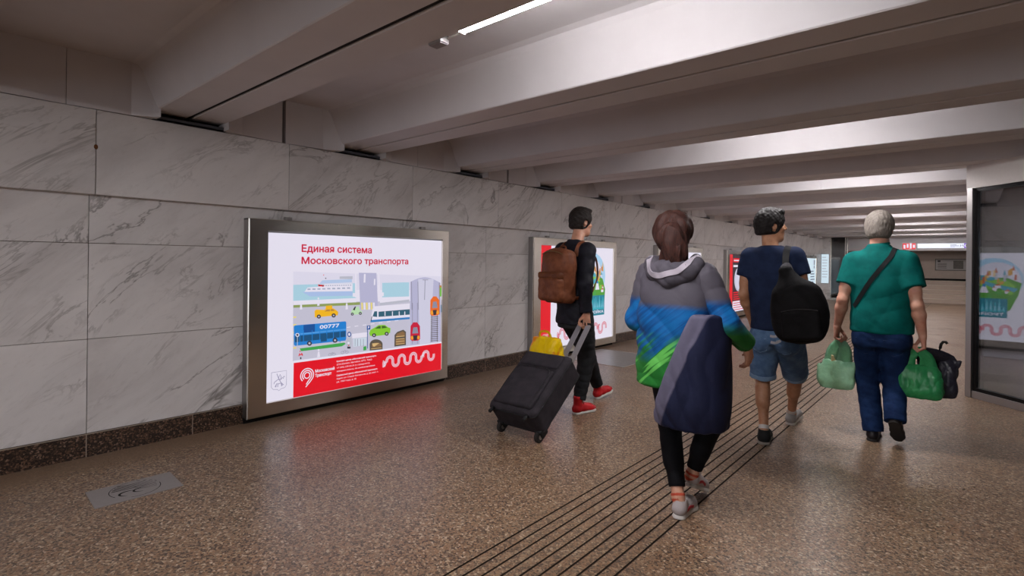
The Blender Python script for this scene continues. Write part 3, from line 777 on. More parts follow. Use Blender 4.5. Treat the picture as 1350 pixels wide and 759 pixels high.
('amber',[(1.911,0.638),(1.909,0.627),(1.901,0.62),(1.892,0.617),(1.882,0.621),(1.874,0.629),(1.871,0.641),(1.874,0.651),(1.881,0.659),(1.891,0.661),(1.901,0.658),(1.908,0.649)]),
('taxi_glass',[(1.912,0.941),(1.943,0.934),(1.944,0.844),(1.914,0.831)]),
('green2',[(1.916,0.914),(1.942,0.913),(1.943,0.816),(1.918,0.811)]),
('tram_glass',[(1.934,0.72),(1.948,0.72),(1.949,0.637),(1.935,0.638)]),
('white',[(0.239,0.325),(1.947,0.308),(1.947,0.29),(0.239,0.301)]),
('red',[(0.239,0.305),(1.947,0.293),(1.948,-0.002),(0.238,0.002)]),
]
# ------------------------------------------------------------------ light boxes
PAL = dict(white='#e6e1f0', sky='#dcd8ea', sea='#a9cfe0', road='#c3c0d2', ship_hull='#a9bfe6', ship_blue='#b4c8e8', grey='#b9bac8', ship_win='#a7adc4', red='#e2061f',
           dark='#2c2a38', olive='#8d9c5c', lilac='#b6b4d2', lilac_light='#cfcde2', yellow_pale='#e8d67e', taxi='#f2b61c', taxi_glass='#b9853a', tyre='#35303a', mint='#b8dcb0',
           tram_glass='#2f5f74', tram_blue='#2f7fc4', bus='#1d7fd0', bus_dark='#0f4f98', bus_light='#4f9be0', bus_glass='#124f7c', verge='#3fa34c', mid='#8d8ba0', pane='#cbd7e4',
           lime='#86c832', limeglass='#3d6428', stone_dark='#5a5148', brown='#8a6a48', sand='#d8b57c', crimson='#c8183c', orange='#ea6a22', amber='#f0a030', green2='#6fbf4a',
           crimson_text='#c80a3c', halo='#a5cdea', leaf='#4f9a34', leaf2='#7fbe45', river='#4aa0b8', card='#137f95', card2='#3fb4c4', roofc='#c4623c', wallc='#e8c994', tower='#d6a04a',
           wave='#d23350', ink='#251a24', paleblue='#cfe2ee', inkblue='#3c4a66', greyline='#a8adba', arms='#9d98b4')
_em = {}
def pm(c):
    if c not in _em:
        _em[c] = emit('poster_' + c, PAL[c], POST)
    return _em[c]

def ribbon2(pts, w):
    """thin ribbon polygon around a 2D polyline -> list of quads"""
    P = [Vector(p) for p in pts]; L = []; R = []
    for i, p in enumerate(P):
        t = (P[min(i + 1, len(P) - 1)] - P[max(i - 1, 0)]).normalized(); n = Vector((-t.y, t.x))
        L.append(p + n * w / 2); R.append(p - n * w / 2)
    return [[tuple(L[i]), tuple(L[i + 1]), tuple(R[i + 1]), tuple(R[i])] for i in range(len(P) - 1)]

class Art:
    """flat print: polygons in (u, v) metres, stacked by hair-thin layers"""
    def __init__(s): s.e = []
    def poly(s, c, pts): s.e.append((c, [list(pts)]))
    def rect(s, c, a, b, d, e): s.poly(c, [(a, b), (d, b), (d, e), (a, e)])
    def disc(s, c, x, y, rx, ry=None, n=16):
        ry = ry or rx; s.poly(c, [(x + rx * math.cos(2 * PI * i / n), y + ry * math.sin(2 * PI * i / n)) for i in range(n)])
    def line(s, c, pts, w): s.e.append((c, ribbon2(pts, w)))
    def arc(s, c, x, y, r, a0, a1, w, n=14):
        s.line(c, [(x + r * math.cos(math.radians(a)), y + r * math.sin(math.radians(a))) for a in np.linspace(a0, a1, n)], w)
    def build(s, name, parent, y0, z0, x):
        mats = []; mb = MB()
        for i, (c, polys) in enumerate(s.e):
            if c not in mats: mats.append(c)
            for p in polys:
                mb.add([(x + i * 0.00007, y0 + u, z0 + v) for u, v in p], [tuple(range(len(p)))], mats.index(c))
        me = bpy.data.meshes.new(name); me.from_pydata(mb.v, [], mb.f); me.polygons.foreach_set('material_index', mb.mi)
        return link(name, me, [pm(c) for c in mats], parent)

_glyph = {}
def _curve_mesh(body):
    cu = bpy.data.curves.new('t', 'FONT'); cu.body = body; cu.resolution_u = 3
    o = bpy.data.objects.new('t', cu); COL.objects.link(o)
    bpy.context.view_layer.update()
    me = bpy.data.meshes.new_from_object(o.evaluated_get(bpy.context.evaluated_depsgraph_get()))
    vs = [tuple(v.co[:2]) for v in me.vertices]; fs = [tuple(p.vertices) for p in me.polygons]
    bpy.data.objects.remove(o); bpy.data.curves.remove(cu); bpy.data.meshes.remove(me)
    return vs, fs
def _right(body): return max(p[0] for p in _curve_mesh(body)[0])
def glyph(ch):
    """outline and advance of one letter"""
    if ch not in _glyph:
        adv = _right('x' + ch + 'x') - _right('xx')
        if ch == ' ': vs, fs = [], []
        elif ch == '\u043d':            # drawn as three bars
            vs, fs = [], []
            for a, b, c, d in ((.08, 0, .165, .542), (.425, 0, .51, .542), (.165, .235, .425, .315)):
                fs.append(tuple(range(len(vs), len(vs) + 4))); vs += [(a, b), (c, b), (c, d), (a, d)]
        elif ch in '\u0444\u0424':
            oo = 'o' if ch == '\u0444' else 'O'; vs, fs = _curve_mesh(oo); vs = list(vs); adv = _right('x' + oo + 'x') - _right('xx'); m = sum(p[0] for p in vs) / len(vs)
            fs = list(fs) + [tuple(range(len(vs), len(vs) + 4))]; vs += [(m - .04, -.17 if oo == 'o' else 0), (m + .04, -.17 if oo == 'o' else 0), (m + .04, .73), (m - .04, .73)]
        else: vs, fs = _curve_mesh(ch)
        _glyph[ch] = (vs, fs, adv)
    return _glyph[ch]
def text_mesh(body, h, u, v, width, x, y0, z0, mat, parent, name, bold=0.0):
    """lettering as a mesh: cap height h, left end at (u, v), fitted to width; bold: extra stroke weight"""
    Vs = []; Fs = []; pen = 0.0
    for ch in body:
        g, f, adv = glyph(ch)
        Fs += [tuple(i + len(Vs) for i in q) for q in f]
        Vs += [(a + pen, b) for a, b in g]; pen += adv
    s = h / 0.729; x0 = min(a for a, b in Vs); sx = width / (max(a for a, b in Vs) - x0) if width else s
    base_ = [(x, y0 + u + (a - x0) * sx, z0 + v + b * s) for a, b in Vs]
    vs = list(base_); F = list(Fs)
    for i, (du, dv) in enumerate(((bold * h * 9, 0), (bold * h * 4.5, bold * h * 4), (bold * h * 4.5, -bold * h * 4)) if bold else ()):      # heavier strokes
        F += [tuple(k + len(vs) for k in f) for f in Fs]
        vs += [(a[0] + .0001 * (i + 1), a[1] + du, a[2] + dv) for a in base_]
    me = bpy.data.meshes.new(name); me.from_pydata(vs, [], F)
    return link(name, me, mat, parent)

def waves(A, c, u0, v, r, n, d, w):
    """ornament of three parallel meandering lines"""
    u = u0
    for off in (-d, 0, d):                       # opening hook
        A.arc(c, u, v - r * .3, r * .62 + off, -70, 75, w)
    u += r * .95
    for off in (-d, 0, d):
        A.line(c, [(u + off - r * .45, v - r * 1.15), (u + off - r * .1, v - r * .5), (u + off + r * .25, v + r * .3)], w)
    u += r * 1.5
    up = True
    for i in range(n):
        if i == n - 2:
            for off in (-d, 0, d):
                A.line(c, [(u + off - r * .8, v + r * .1), (u + off - r * .4, v + r * .6), (u + off, v + r * 1.15)], w)
            u += r * .55
        for off in (-d, 0, d):
            lg = r * .3
            if up: A.line(c, [(u - r - off, v - lg * (1 if i else .2))] + [(u + (r + off) * math.cos(a), v + lg + (r + off) * math.sin(a)) for a in np.linspace(PI, 0, 12)] + [(u + r + off, v - lg)], w)
            else: A.line(c, [(u - r + off, v + lg)] + [(u - (r - off) * math.cos(a), v - lg - (r - off) * math.sin(a)) for a in np.linspace(0, PI, 12)] + [(u + r - off, v + lg)], w)
        u += 2 * r; up = not up
    return u

def poster_one():
    # ornament with tall meanders
    A = Art()
    A.rect('white', 0, 0, 1.952, 1.435)
    for c, pts in P1: A.poly(c, pts)
    # emblem on the red band
    x, y = .365, .178
    A.arc('white', x, y, .026, 0, 360, .009, 20)
    A.arc('white', x, y, .043, 225, -40, .009, 22); A.arc('white', x, y, .061, 225, -40, .009, 24)
    for r in (.043, .061):
        a = math.radians(-40); p = (x + r * math.cos(a), y + r * math.sin(a))
        A.line('white', [p, (p[0] - .018, p[1] - .022), (p[0] - r * 1.0 + .002, p[1] - .052 - (r - .043) * .6)], .009)
    waves(A, 'white', 1.162, .178, .0375, 8, .0115, .0062)
    # coat of arms, line drawing
    sh = [(.044, .25), (.175, .25), (.175, .125), (.16, .105), (.125, .1), (.11, .086), (.095, .1), (.06, .105), (.044, .125), (.044, .25)]
    A.line('arms', sh, .004)
    for p in ([(.075, .125), (.09, .15), (.1, .145), (.13, .15), (.15, .13)], [(.08, .17), (.1, .185), (.125, .18), (.14, .195), (.15, .185)], [(.105, .18), (.108, .205), (.118, .225), (.128, .2), (.122, .18)],
              [(.09, .235), (.1, .205), (.14, .125)], [(.088, .15), (.082, .12)], [(.1, .15), (.098, .12)], [(.128, .15), (.132, .12)], [(.145, .195), (.155, .205), (.158, .195)], [(.085, .175), (.07, .165), (.065, .15)]):
        A.line('arms', p, .006)
    return A

def light_box(y0, label):
    r = empty('light_box', (XW, y0, 0), label, 'light box', 'advertising light boxes along the left wall')
    w, z0, z1 = 2.2, .045, 1.70
    b = .148                                      # bezel width
    mb = MB()
    mb.box(.0, .0, z0, .082, .012, z1, bev=.002); mb.box(.0, w - .012, z0, .082, w, z1, bev=.002)
    mb.box(.0, .0, z0, .082, w, z0 + .012, bev=.002); mb.box(.0, .0, z1 - .012, .082, w, z1, bev=.002)
    mb.box(0, .012, z0 + .012, .05, w - .012, z1 - .012)
    mb.build('housing', M['brushed'], r)
    def ring(a, c, xa, xc):                       # sloped flat ring between two rectangles
        R = lambda m, xx: [(xx, m[0], m[1]), (xx, m[2], m[1]), (xx, m[2], m[3]), (xx, m[0], m[3])]
        return R(a, xa) + R(c, xc), [(i, (i + 1) % 4, (i + 1) % 4 + 4, i + 4) for i in range(4)]
    mb = MB()
    o1 = (.0, z0, w, z1); o2 = (b + .01, .150, w - .092, 1.600)
    o0 = (.006, z0 + .006, w - .006, z1 - .006)
    mb.add(*ring(o1, o0, .092, .1)); mb.add(*ring(o0, o2, .1, .1)); mb.add(*ring(o2, (o2[0] + .003, o2[1] + .003, o2[2] - .003, o2[3] - .003), .1, .078)); mb.add(*ring(o1, o1, .08, .092))
    mb.build('bezel', M['steel'], r)
    mb = MB(); mb.box(.0, .0, 0, .035, w, z0); mb.build('plinth', M['dark'], r)  # black box stands in for the shaded gap under the light box
    for y in (.35, w - .35):
        mb = MB(); mb.box(.03, y - .03, z1, .07, y + .03, z1 + .03, bev=.004); mb.build('hanger', M['brushed'], r)
    return r
PX0, PZ0, PXX = .158, .153, .079   # poster corner inside the box

# 1: transport poster
r = light_box(1.885, 'large lit light box with city transport poster and red band, nearest of the row')
art = poster_one(); po = art.build('poster', r, PX0 - .003, PZ0, PXX)
tx = PXX + len(art.e) * .00007 + .0004
for body, h, u, v, wd, mt, nm, bd in (
        ('Единая система', .064, .298, 1.278, .72, 'crimson_text', 'headline', .010), ('Московского транспорта', .060, .298, 1.172, 1.17, 'crimson_text', 'headline', .010),
        ('00777', .034, .479, .582, .195, 'white', 'bus_number', .012),
        ('Московский', .027, .440, .191, .19, 'white', 'brand_lettering', .01), ('Транспорт', .027, .440, .151, .16, 'white', 'brand_lettering', .01),
        ('Контакт-центр «Московский транспорт»', .015, .654, .256, .435, 'white', 'fine_print', .008), ('3210 (Билайн, МегаФон, МТС, Tele2)', .015, .654, .226, .385, 'white', 'fine_print', .0),
        ('+7 (495) 539-54-54 (с городского)', .015, .654, .195, .36, 'white', 'fine_print', .0), ('transport.mos.ru, vk.com/transportmos', .015, .654, .164, .42, 'white', 'fine_print', .004),
        ('Сервисный центр «Московский транспорт»', .015, .654, .124, .45, 'white', 'fine_print', .008), ('Адрес: ул. Старая Басманная, д. 20, корп. 1;', .015, .654, .094, .46, 'white', 'fine_print', .0),
        ('ул. 1905 года, д. 25', .015, .654, .064, .21, 'white', 'fine_print', .0)):
    text_mesh(body, h, u, v, wd, tx, PX0 - .003, PZ0, pm(mt), po, nm, bd)

# 2: travel card poster
def poster_two():
    A = Art(); W_, H_ = 1.952, 1.44
    A.rect('white', 0, 0, W_, H_); A.rect('red', 0, 0, .26, H_)
    A.rect('white', .10, .165, .19, .185); A.rect('white', .135, .105, .155, .185); A.line('white', [(.09, .09), (.09, .2), (.2, .2), (.2, .09), (.09, .09)], .008)
    cx = 1.36
    A.disc('halo', cx, 1.0, .36, .36, 24); A.disc('sky', cx - .04, .97, .3, .32, 24)
    A.poly('leaf', [(cx - .34, .95), (cx - .3, .75), (cx - .2, .5), (cx, .42), (cx + .25, .45), (cx + .34, .55), (cx + .36, .78), (cx + .28, .95), (cx + .1, 1.02), (cx - .15, 1.04)])
    A.poly('leaf2', [(cx - .28, .9), (cx - .1, .8), (cx + .1, .86), (cx + .22, .92), (cx + .08, .99), (cx - .15, 1.0)])
    A.poly('river', [(cx - .3, .86), (cx - .05, .92), (cx + .18, 1.0), (cx + .24, .98), (cx, .86), (cx - .25, .8)])
    A.poly('river', [(cx - .1, 1.02), (cx + .2, 1.08), (cx + .28, 1.02), (cx + .05, .98)])
    rnd = random.Random(5)
    for i in range(22):
        a = cx - .28 + i * .026; h = rnd.uniform(.04, .12); b = 1.0 + .08 * math.sin(i * .7)
        A.rect(rnd.choice(['wallc', 'tower', 'roofc', 'grey', 'white']), a, b, a + .03, b + h)
        if i % 4 == 1: A.poly(rnd.choice(['roofc', 'tower', 'river']), [(a - .004, b + h), (a + .034, b + h), (a + .015, b + h + .09)])
    for i in range(16):
        a = cx - .24 + rnd.random() * .5; b = .72 + rnd.random() * .18
        if i % 3: A.disc(rnd.choice(['leaf', 'leaf2', 'verge']), a, b, .025 + rnd.random() * .02)
        else:
            A.rect('white', a, b, a + .07, b + .04); A.poly('roofc', [(a - .008, b + .04), (a + .078, b + .04), (a + .035, b + .075)])
    A.poly('white', [(cx + .06, .78), (cx + .1, .9), (cx + .12, .92), (cx + .14, .9), (cx + .18, .78)]); A.poly('tram_blue', [(cx + .09, .88), (cx + .15, .88), (cx + .12, .94)])
    # the card
    A.rect('card', cx - .17, .375, cx + .335, .69)
    for i in range(9):
        a = cx - .15 + i * .052; t = .1 + .11 * abs(math.sin(i * 1.3))
        A.poly('card2', [(a, .47), (a + .018, .47 + t), (a + .03, .47 + t), (a + .045, .47)]); A.poly('halo', [(a + .018, .5), (a + .026, .47 + t * .8), (a + .034, .5)])
    waves(A, 'wave', .40, .17, .056, 11, .0175, .0095)
    return A
r = light_box(5.625, 'lit light box with travel card poster behind the man in black, second of the row')
po = poster_two().build('poster', r, PX0 - .003, PZ0, PXX)
text_mesh('ТРОЙКА', .042, 1.36 - .13, .41, .42, PXX + .012, PX0 - .003, PZ0, pm('white'), po, 'lettering', .01)

def lines(A, c, u, v, w, n, dv, h, seed=1):
    rnd = random.Random(seed)
    for i in range(n): A.rect(c, u, v - i * dv, u + w * rnd.uniform(.6, 1), v - i * dv + h)
def base(c):
    A = Art(); A.rect(c, 0, 0, 1.952, 1.44); return A
A = base('white'); A.rect('lilac_light', .1, .2, 1.85, 1.1); lines(A, 'crimson_text', .15, 1.28, 1.2, 2, .09, .05); lines(A, 'greyline', .2, .95, 1.5, 6, .1, .03, 4)
A.build('poster', light_box(9.36, 'lit light box mostly hidden behind the woman, third of the row'), PX0 - .003, PZ0, PXX)
A = base('ink'); A.rect('red', 0, 0, .27, 1.44)
A.rect('red', .32, 1.25, 1.5, 1.35); lines(A, 'white', .36, 1.28, .9, 1, .05, .03); A.rect('white', .32, 1.13, 1.3, 1.18)
A.disc('lilac_light', .72, .82, .32, .3, 24); A.arc('greyline', .72, .82, .27, 0, 360, .015, 24); A.rect('greyline', .66, .92, .8, .98)
A.arc('ink', .45, 1.4, .12, 0, 180, .05); lines(A, 'red', .34, .48, .7, 5, .055, .03, 8)
A.rect('white', .29, .02, 1.9, .28); lines(A, 'wave', .34, .22, .9, 4, .055, .02, 9)
A.build('poster', light_box(13.095, 'lit light box with dark poster and red side strip, fourth of the row'), PX0 - .003, PZ0, PXX)
A = base('paleblue'); lines(A, 'greyline', .3, 1.2, 1.3, 9, .11, .03, 12)
A.build('poster', light_box(16.83, 'lit light box behind the man in navy shirt, fifth of the row'), PX0 - .003, PZ0, PXX)
A = base('paleblue'); A.rect('ink', 1.62, 1.2, 1.75, 1.38); A.disc('ink', 1.68, 1.12, .06); lines(A, 'inkblue', 1.1, .95, .7, 8, .1, .035, 13); lines(A, 'greyline', .2, 1.25, .8, 9, .11, .03, 14)
A.build('poster', light_box(20.57, 'pale blue lit light box with dark mark at top, last of the row'), PX0 - .003, PZ0, PXX)

# ------------------------------------------------------------------ far end: signs and plaque
def yface_art(A, name, parent, loc):
    """print facing the camera (towards -y); u runs along +x"""
    o = A.build(name, parent, 0, 0, 0)
    for v in o.data.vertices:
        x, y, z = v.co; v.co = (y, -x, z)
    o.location = loc
    o.data.update()
    return o
def flip_text(o):
    for v in o.data.vertices:
        x, y, z = v.co; v.co = (y, -x, z)
    o.data.update()
r = empty('direction_sign', (-1.60, 24.96, 2.02), 'long white lit direction sign with purple end above the far steps', 'sign')
mb = MB(); mb.box(-.01, -.0, -.01, 1.49, .12, .18, bev=.004); mb.build('sign_case', M['brushed'], r)
_em['signwhite'] = emit('sign_white', '#dfe4f6', POST * 1.15); _em['signpurple'] = emit('sign_purple', '#7a4ad0', POST); _em['signink'] = emit('sign_ink', '#2a2450', POST)
A = Art(); A.rect('signwhite', 0, 0, 1.48, .17); A.rect('signpurple', 1.33, 0, 1.48, .17); A.disc('white', 1.40, .085, .055); A.disc('signink', 1.42, .085, .05)
lines(A, 'signink', .95, .105, .26, 2, .035, .014); lines(A, 'arms', .95, .035, .2, 1, .03, .012)
A.line('signink', [(1.225, .05), (1.245, .12), (1.27, .07), (1.295, .12), (1.315, .05)], .018)
yface_art(A, 'sign_face', r, (0, -.002, 0))
r = empty('shop_sign', (-2.05, 24.96, 1.98), 'red and white lit sign beside the long white sign', 'sign')
mb = MB(); mb.box(-.01, 0, -.01, .41, .1, .24, bev=.004); mb.build('sign_case', M['brushed'], r)
A = Art(); A.rect('red', 0, 0, .4, .23)
for i in range(4): A.rect('white', .03 + i * .095, .03 + .03 * (i % 2), .09 + i * .095, .17 + .03 * (i % 3))
yface_art(A, 'sign_face', r, (0, -.002, 0))
r = empty('info_board', (-1.165, 26.96, 1.19), 'grey information board with a dark picture on the far wall', 'board')
mb = MB(); mb.box(0, -.02, 0, 1.0, .03, .46, bev=.005); mb.build('board_frame', plain('board_frame', '#5f5853', .5), r)
mb = MB(); mb.box(.03, -.024, .03, .97, -.02, .43); mb.build('board_face', plain('board_face', '#a29a95', .5), r)
mb = MB(); mb.box(.56, -.026, .07, .86, -.0235, .39); mb.build('picture', plain('board_picture', '#5c544c', .5, var=.4, scale=12), r)
mb = MB(); mb.box(.08, -.026, .33, .17, -.0235, .40)
for i in range(5): mb.box(.08, -.026, .27 - i * .045, .36, -.0235, .285 - i * .045)
mb.build('printing', plain('board_ink', '#3a3533', .6), r)
r = empty('stair_handrail', (-.25, 25.3, 0), 'short dark handrail on the right of the far steps', 'handrail')
mb = MB(); mb.tube([(.05, .0, .62), (.05, .3, .78), (.05, 1.2, 1.26), (.05, 1.5, 1.3)], .022, 10); mb.build('rail', M['blackmetal'], r, smooth=True)
for y, a, b in ((.1, .14, .67), (1.3, .78, 1.28)):
    mb = MB(); mb.tube([(.05, y, a), (.05, y, b)], .015, 8); mb.build('post', M['blackmetal'], r, smooth=True)
# glowing panel on the side return, standing in for a reflection
r = empty('wall_reflection_panel', (-4.43, 23.975, .64), 'narrow glowing panel standing in for a reflection on the wall return at the far left end', 'reflection panel')
mb = MB(); mb.box(-.14, -.03, -.01, .14, .0, 1.15, bev=.004); mb.build('panel_case', M['brushed'], r)
A = Art(); A.rect('paleblue', -.13, 0, .13, 1.14); lines(A, 'greyline', -.1, 1.0, .2, 8, .11, .03, 21)
yface_art(A, 'panel_face', r, (0, -.032, 0))
# ------------------------------------------------------------------ sculpting with distance fields
import openvdb
def V(*a): return np.array(a if len(a) > 1 else a[0], dtype=np.float64)
def unit(v): v = np.asarray(v, float); return v / (np.linalg.norm(v) + 1e-12)
def frame(f, up=(0, 0, 1)):
    """right, forward, up axes for a forward direction"""
    f = unit(f); r = unit(np.cross(f, up)); u = np.cross(r, f)
    return r, f, u
def rotv(v, axis, deg):
    a = math.radians(deg); k = unit(axis); v = np.asarray(v, float)
    return v * math.cos(a) + np.cross(k, v) * math.sin(a) + k * np.dot(k, v) * (1 - math.cos(a))

class SDF:
    def __init__(s, vox=0.006):
        s.p = []; s.vox = vox; s.cl = []; s.disp = None; s.cut = []
    def _a(s, fn, lo, hi, k, op): s.p.append((op, fn, np.asarray(lo, float), np.asarray(hi, float), k)); return s
    def rc(s, a, b, ra, rb, k=0.015, op='+', flat=None, ratio=1.0, cap=False):
        """tapered round limb; flat/ratio: scaled by ratio along the axis flat"""
        a = V(a); b = V(b)
        R = max(ra, rb) * max(1, ratio)
        lo = np.minimum(a, b) - R; hi = np.maximum(a, b) + R
        n = unit(flat) if flat is not None else None
        q = 1 / ratio - 1
        ba = b - a
        if n is not None: ba = ba + n * (ba @ n) * q
        L2 = ba @ ba + 1e-12
        def fn(x, y, z):
            px, py, pz = x - a[0], y - a[1], z - a[2]
            if n is not None:
                c = (px * n[0] + py * n[1] + pz * n[2]) * q
                px, py, pz = px + c * n[0], py + c * n[1], pz + c * n[2]
            t0 = (px * ba[0] + py * ba[1] + pz * ba[2]) / L2
            t = np.clip(t0, 0, 1)
            d = np.sqrt((px - t * ba[0]) ** 2 + (py - t * ba[1]) ** 2 + (pz - t * ba[2]) ** 2) - (ra + (rb - ra) * t)
            if cap:
                d = np.maximum(d, (t0 - 1) * math.sqrt(L2))
            return d * (min(1.0, ratio) if n is not None else 1.0)
        return s._a(fn, lo, hi, k, op)
    def chain(s, pts, rs, k=0.01, **kw):
        for i in range(len(pts) - 1): s.rc(pts[i], pts[i + 1], rs[i], rs[i + 1], k, **kw)
        return s
    def ell(s, c, axes, rad, k=0.015, op='+'):
        c = V(c); A = [unit(q) for q in axes]; R = max(rad)
        def fn(x, y, z):
            px, py, pz = x - c[0], y - c[1], z - c[2]
            k0 = 0; k1 = 0
            for q, r in zip(A, rad):
                w = (px * q[0] + py * q[1] + pz * q[2]) / r
                k0 = k0 + w * w; k1 = k1 + (w / r) ** 2
            k0 = np.sqrt(k0); return k0 * (k0 - 1) / (np.sqrt(k1) + 1e-9)
        return s._a(fn, c - R, c + R, k, op)
    def box(s, c, axes, half, r=0.01, k=0.01, op='+'):
        c = V(c); A = [unit(q) for q in axes]; R = float(np.linalg.norm(half))
        def fn(x, y, z):
            px, py, pz = x - c[0], y - c[1], z - c[2]
            q = [np.abs(px * a[0] + py * a[1] + pz * a[2]) - (h - r) for a, h in zip(A, half)]
            out = np.sqrt(sum(np.maximum(w, 0) ** 2 for w in q))
            return out + np.minimum(np.maximum(np.maximum(q[0], q[1]), q[2]), 0) - r
        return s._a(fn, c - R, c + R, k, op)
    def loft(s, secs, ang=0.0, pw=2.2, k=0.02, op='+'):
        """body of (super)elliptic level sections (z, cx, cy, half width, half depth); ang turns the width axis"""
        S = sorted(secs); Z = np.array([q[0] for q in S])
        zz = np.linspace(Z[0], Z[-1], 60)
        def cub(v):
            m = np.gradient(v, Z) if len(Z) > 1 else np.zeros(1)
            i = np.clip(np.searchsorted(Z, zz) - 1, 0, len(Z) - 2); h = Z[i + 1] - Z[i]; t = (zz - Z[i]) / h
            return (2 * t ** 3 - 3 * t ** 2 + 1) * v[i] + (t ** 3 - 2 * t ** 2 + t) * h * m[i] + (-2 * t ** 3 + 3 * t ** 2) * v[i + 1] + (t ** 3 - t ** 2) * h * m[i + 1]
        cx, cy, hw, hd = (cub(np.array([q[i] for q in S])) for i in (1, 2, 3, 4))
        c_, s_ = math.cos(ang), math.sin(ang)
        R = max(hw.max(), hd.max())
        lo = V(cx.min() - R, cy.min() - R, Z[0]); hi = V(cx.max() + R, cy.max() + R, Z[-1])
        def fn(x, y, z):
            z1 = np.broadcast_to(z, np.broadcast(x, y, z).shape)
            zf = z[0, 0, :]
            X, Y, A, B = (np.interp(zf, zz, q)[None, None, :] for q in (cx, cy, hw, hd))
            u = (x - X) * c_ + (y - Y) * s_; w = -(x - X) * s_ + (y - Y) * c_
            g = (np.abs(u / A) ** pw + np.abs(w / B) ** pw) ** (1 / pw)
            d = (g - 1) * np.minimum(A, B) * 0.9
            e = np.maximum(Z[0] - zf, zf - Z[-1])[None, None, :]
            r = 0.012
            return np.minimum(np.maximum(d + r, e + r), 0) + np.sqrt(np.maximum(d + r, 0) ** 2 + np.maximum(e + r, 0) ** 2) - r
        return s._a(fn, lo, hi, k, op)
    def clip(s, pt, nrm, k=0.0):
        """throw away what lies on the side nrm points to"""
        s.cl.append((V(pt), unit(nrm), k)); return s
    def mesh(s, name, mat, parent, origin, smooth_it=0, label=None):
        vox = s.vox
        pad = 0.03
        adds = [q for q in s.p if q[0] == '+']
        lo = np.min([q[2] for q in adds], 0) - pad; hi = np.max([q[3] for q in adds], 0) + pad
        n = np.ceil((hi - lo) / vox).astype(int) + 1
        X = (lo[0] + np.arange(n[0]) * vox)[:, None, None]; Y = (lo[1] + np.arange(n[1]) * vox)[None, :, None]; Z = (lo[2] + np.arange(n[2]) * vox)[None, None, :]
        D = np.full(n, 0.2)
        for op, fn, a, b, k in s.p:
            m = k + 3 * vox + (0.012 if s.disp else 0)
            i0 = np.clip(np.floor((a - m - lo) / vox).astype(int), 0, n); i1 = np.clip(np.ceil((b + m - lo) / vox).astype(int) + 1, 0, n)
            if np.any(i1 <= i0): continue
            sl = tuple(slice(p, q) for p, q in zip(i0, i1))
            d = fn(X[sl[0]], Y[:, sl[1]], Z[:, :, sl[2]])
            e = D[sl]
            if op == '+':
                if k > 0:
                    h = np.clip(.5 + .5 * (e - d) / k, 0, 1); D[sl] = e + (d - e) * h - k * h * (1 - h)
                else: D[sl] = np.minimum(e, d)
            else:
                if k > 0:
                    h = np.clip(.5 - .5 * (e + d) / k, 0, 1); D[sl] = e + (-d - e) * h + k * h * (1 - h)
                else: D[sl] = np.maximum(e, -d)
        if s.disp is not None: D = D + s.disp(X, Y, Z)
        for pt, nr, k in s.cl:
            d = (X - pt[0]) * nr[0] + (Y - pt[1]) * nr[1] + (Z - pt[2]) * nr[2]
            if k > 0:
                h = np.clip(.5 - .5 * (D - d) / k, 0, 1); D = D + (d - D) * h + k * h * (1 - h)
            else: D = np.maximum(D, d)
        g = openvdb.FloatGrid(0.2); g.copyFromArray(np.ascontiguousarray(D, dtype=np.float32))
        pts, quads = g.convertToQuads(0.0)
        pts = pts.astype(np.float64) * vox + lo - np.asarray(origin)
        me = bpy.data.meshes.new(name)
        nq = len(quads)
        me.vertices.add(len(pts)); me.vertices.foreach_set('co', pts.ravel())
        me.loops.add(nq * 4); me.loops.foreach_set('vertex_index', quads[:, ::-1].astype(np.int32).ravel())
        me.polygons.add(nq); me.polygons.foreach_set('loop_start', np.arange(nq, dtype=np.int32) * 4)
        me.update(); me.validate()
        bm = bmesh.new(); bm.from_mesh(me)
        # keep the main body of the field, drop crumbs
        seen = set(); best = None
        bm.verts.ensure_lookup_table()
        isl = []
        tagv = np.zeros(len(bm.verts), int) - 1
        for v in bm.verts:
            if tagv[v.index] >= 0: continue
            st = [v]; tagv[v.index] = len(isl); cnt = 0
            while st:
                q = st.pop(); cnt += 1
                for e in q.link_edges:
                    o = e.other_vert(q)
                    if tagv[o.index] < 0: tagv[o.index] = len(isl); st.append(o)
            isl.append(cnt)
        if len(isl) > 1:
            mx = max(isl)
            bmesh.ops.delete(bm, geom=[v for v in bm.verts if isl[tagv[v.index]] < 0.25 * mx], context='VERTS')
        for _ in range(smooth_it): bmesh.ops.smooth_vert(bm, verts=bm.verts, factor=0.5, use_axis_x=True, use_axis_y=True, use_axis_z=True)
        bmesh.ops.recalc_face_normals(bm, faces=bm.faces)
        bm.to_mesh(me); bm.free()
        me.polygons.foreach_set('use_smooth', [True] * len(me.polygons))
        o = link(name, me, mat, parent)
        if label: o['label'] = label
        return o

def folds(seed, amp, dirs, wl, sharp=0.6, fine=0.0):
    """cloth folds: ridged waves along given directions, warped"""
    rnd = np.random.RandomState(seed)
    K = []
    for d in dirs:
        for _ in range(2):
            v = unit(np.asarray(d, float) + rnd.randn(3) * .25)
            K.append((v * 2 * PI / (wl * rnd.uniform(.7, 1.4)), rnd.rand() * 6.28, rnd.randn(3) * 9, rnd.rand() * 6.28, rnd.randn(3) * 5, rnd.rand() * 6))
    def f(x, y, z):
        t = 0
        for k, p, w, q, m, mp in K:
            ph = x * k[0] + y * k[1] + z * k[2] + p + 1.3 * np.sin(x * w[0] + y * w[1] + z * w[2] + q)
            r = 1 - 2 * np.abs(np.sin(ph / 2)) ** sharp
            mask = .5 + .5 * np.sin(x * m[0] + y * m[1] + z * m[2] + mp)
            t = t + r * mask
        return t * (amp / len(K) * 1.6)
    return f

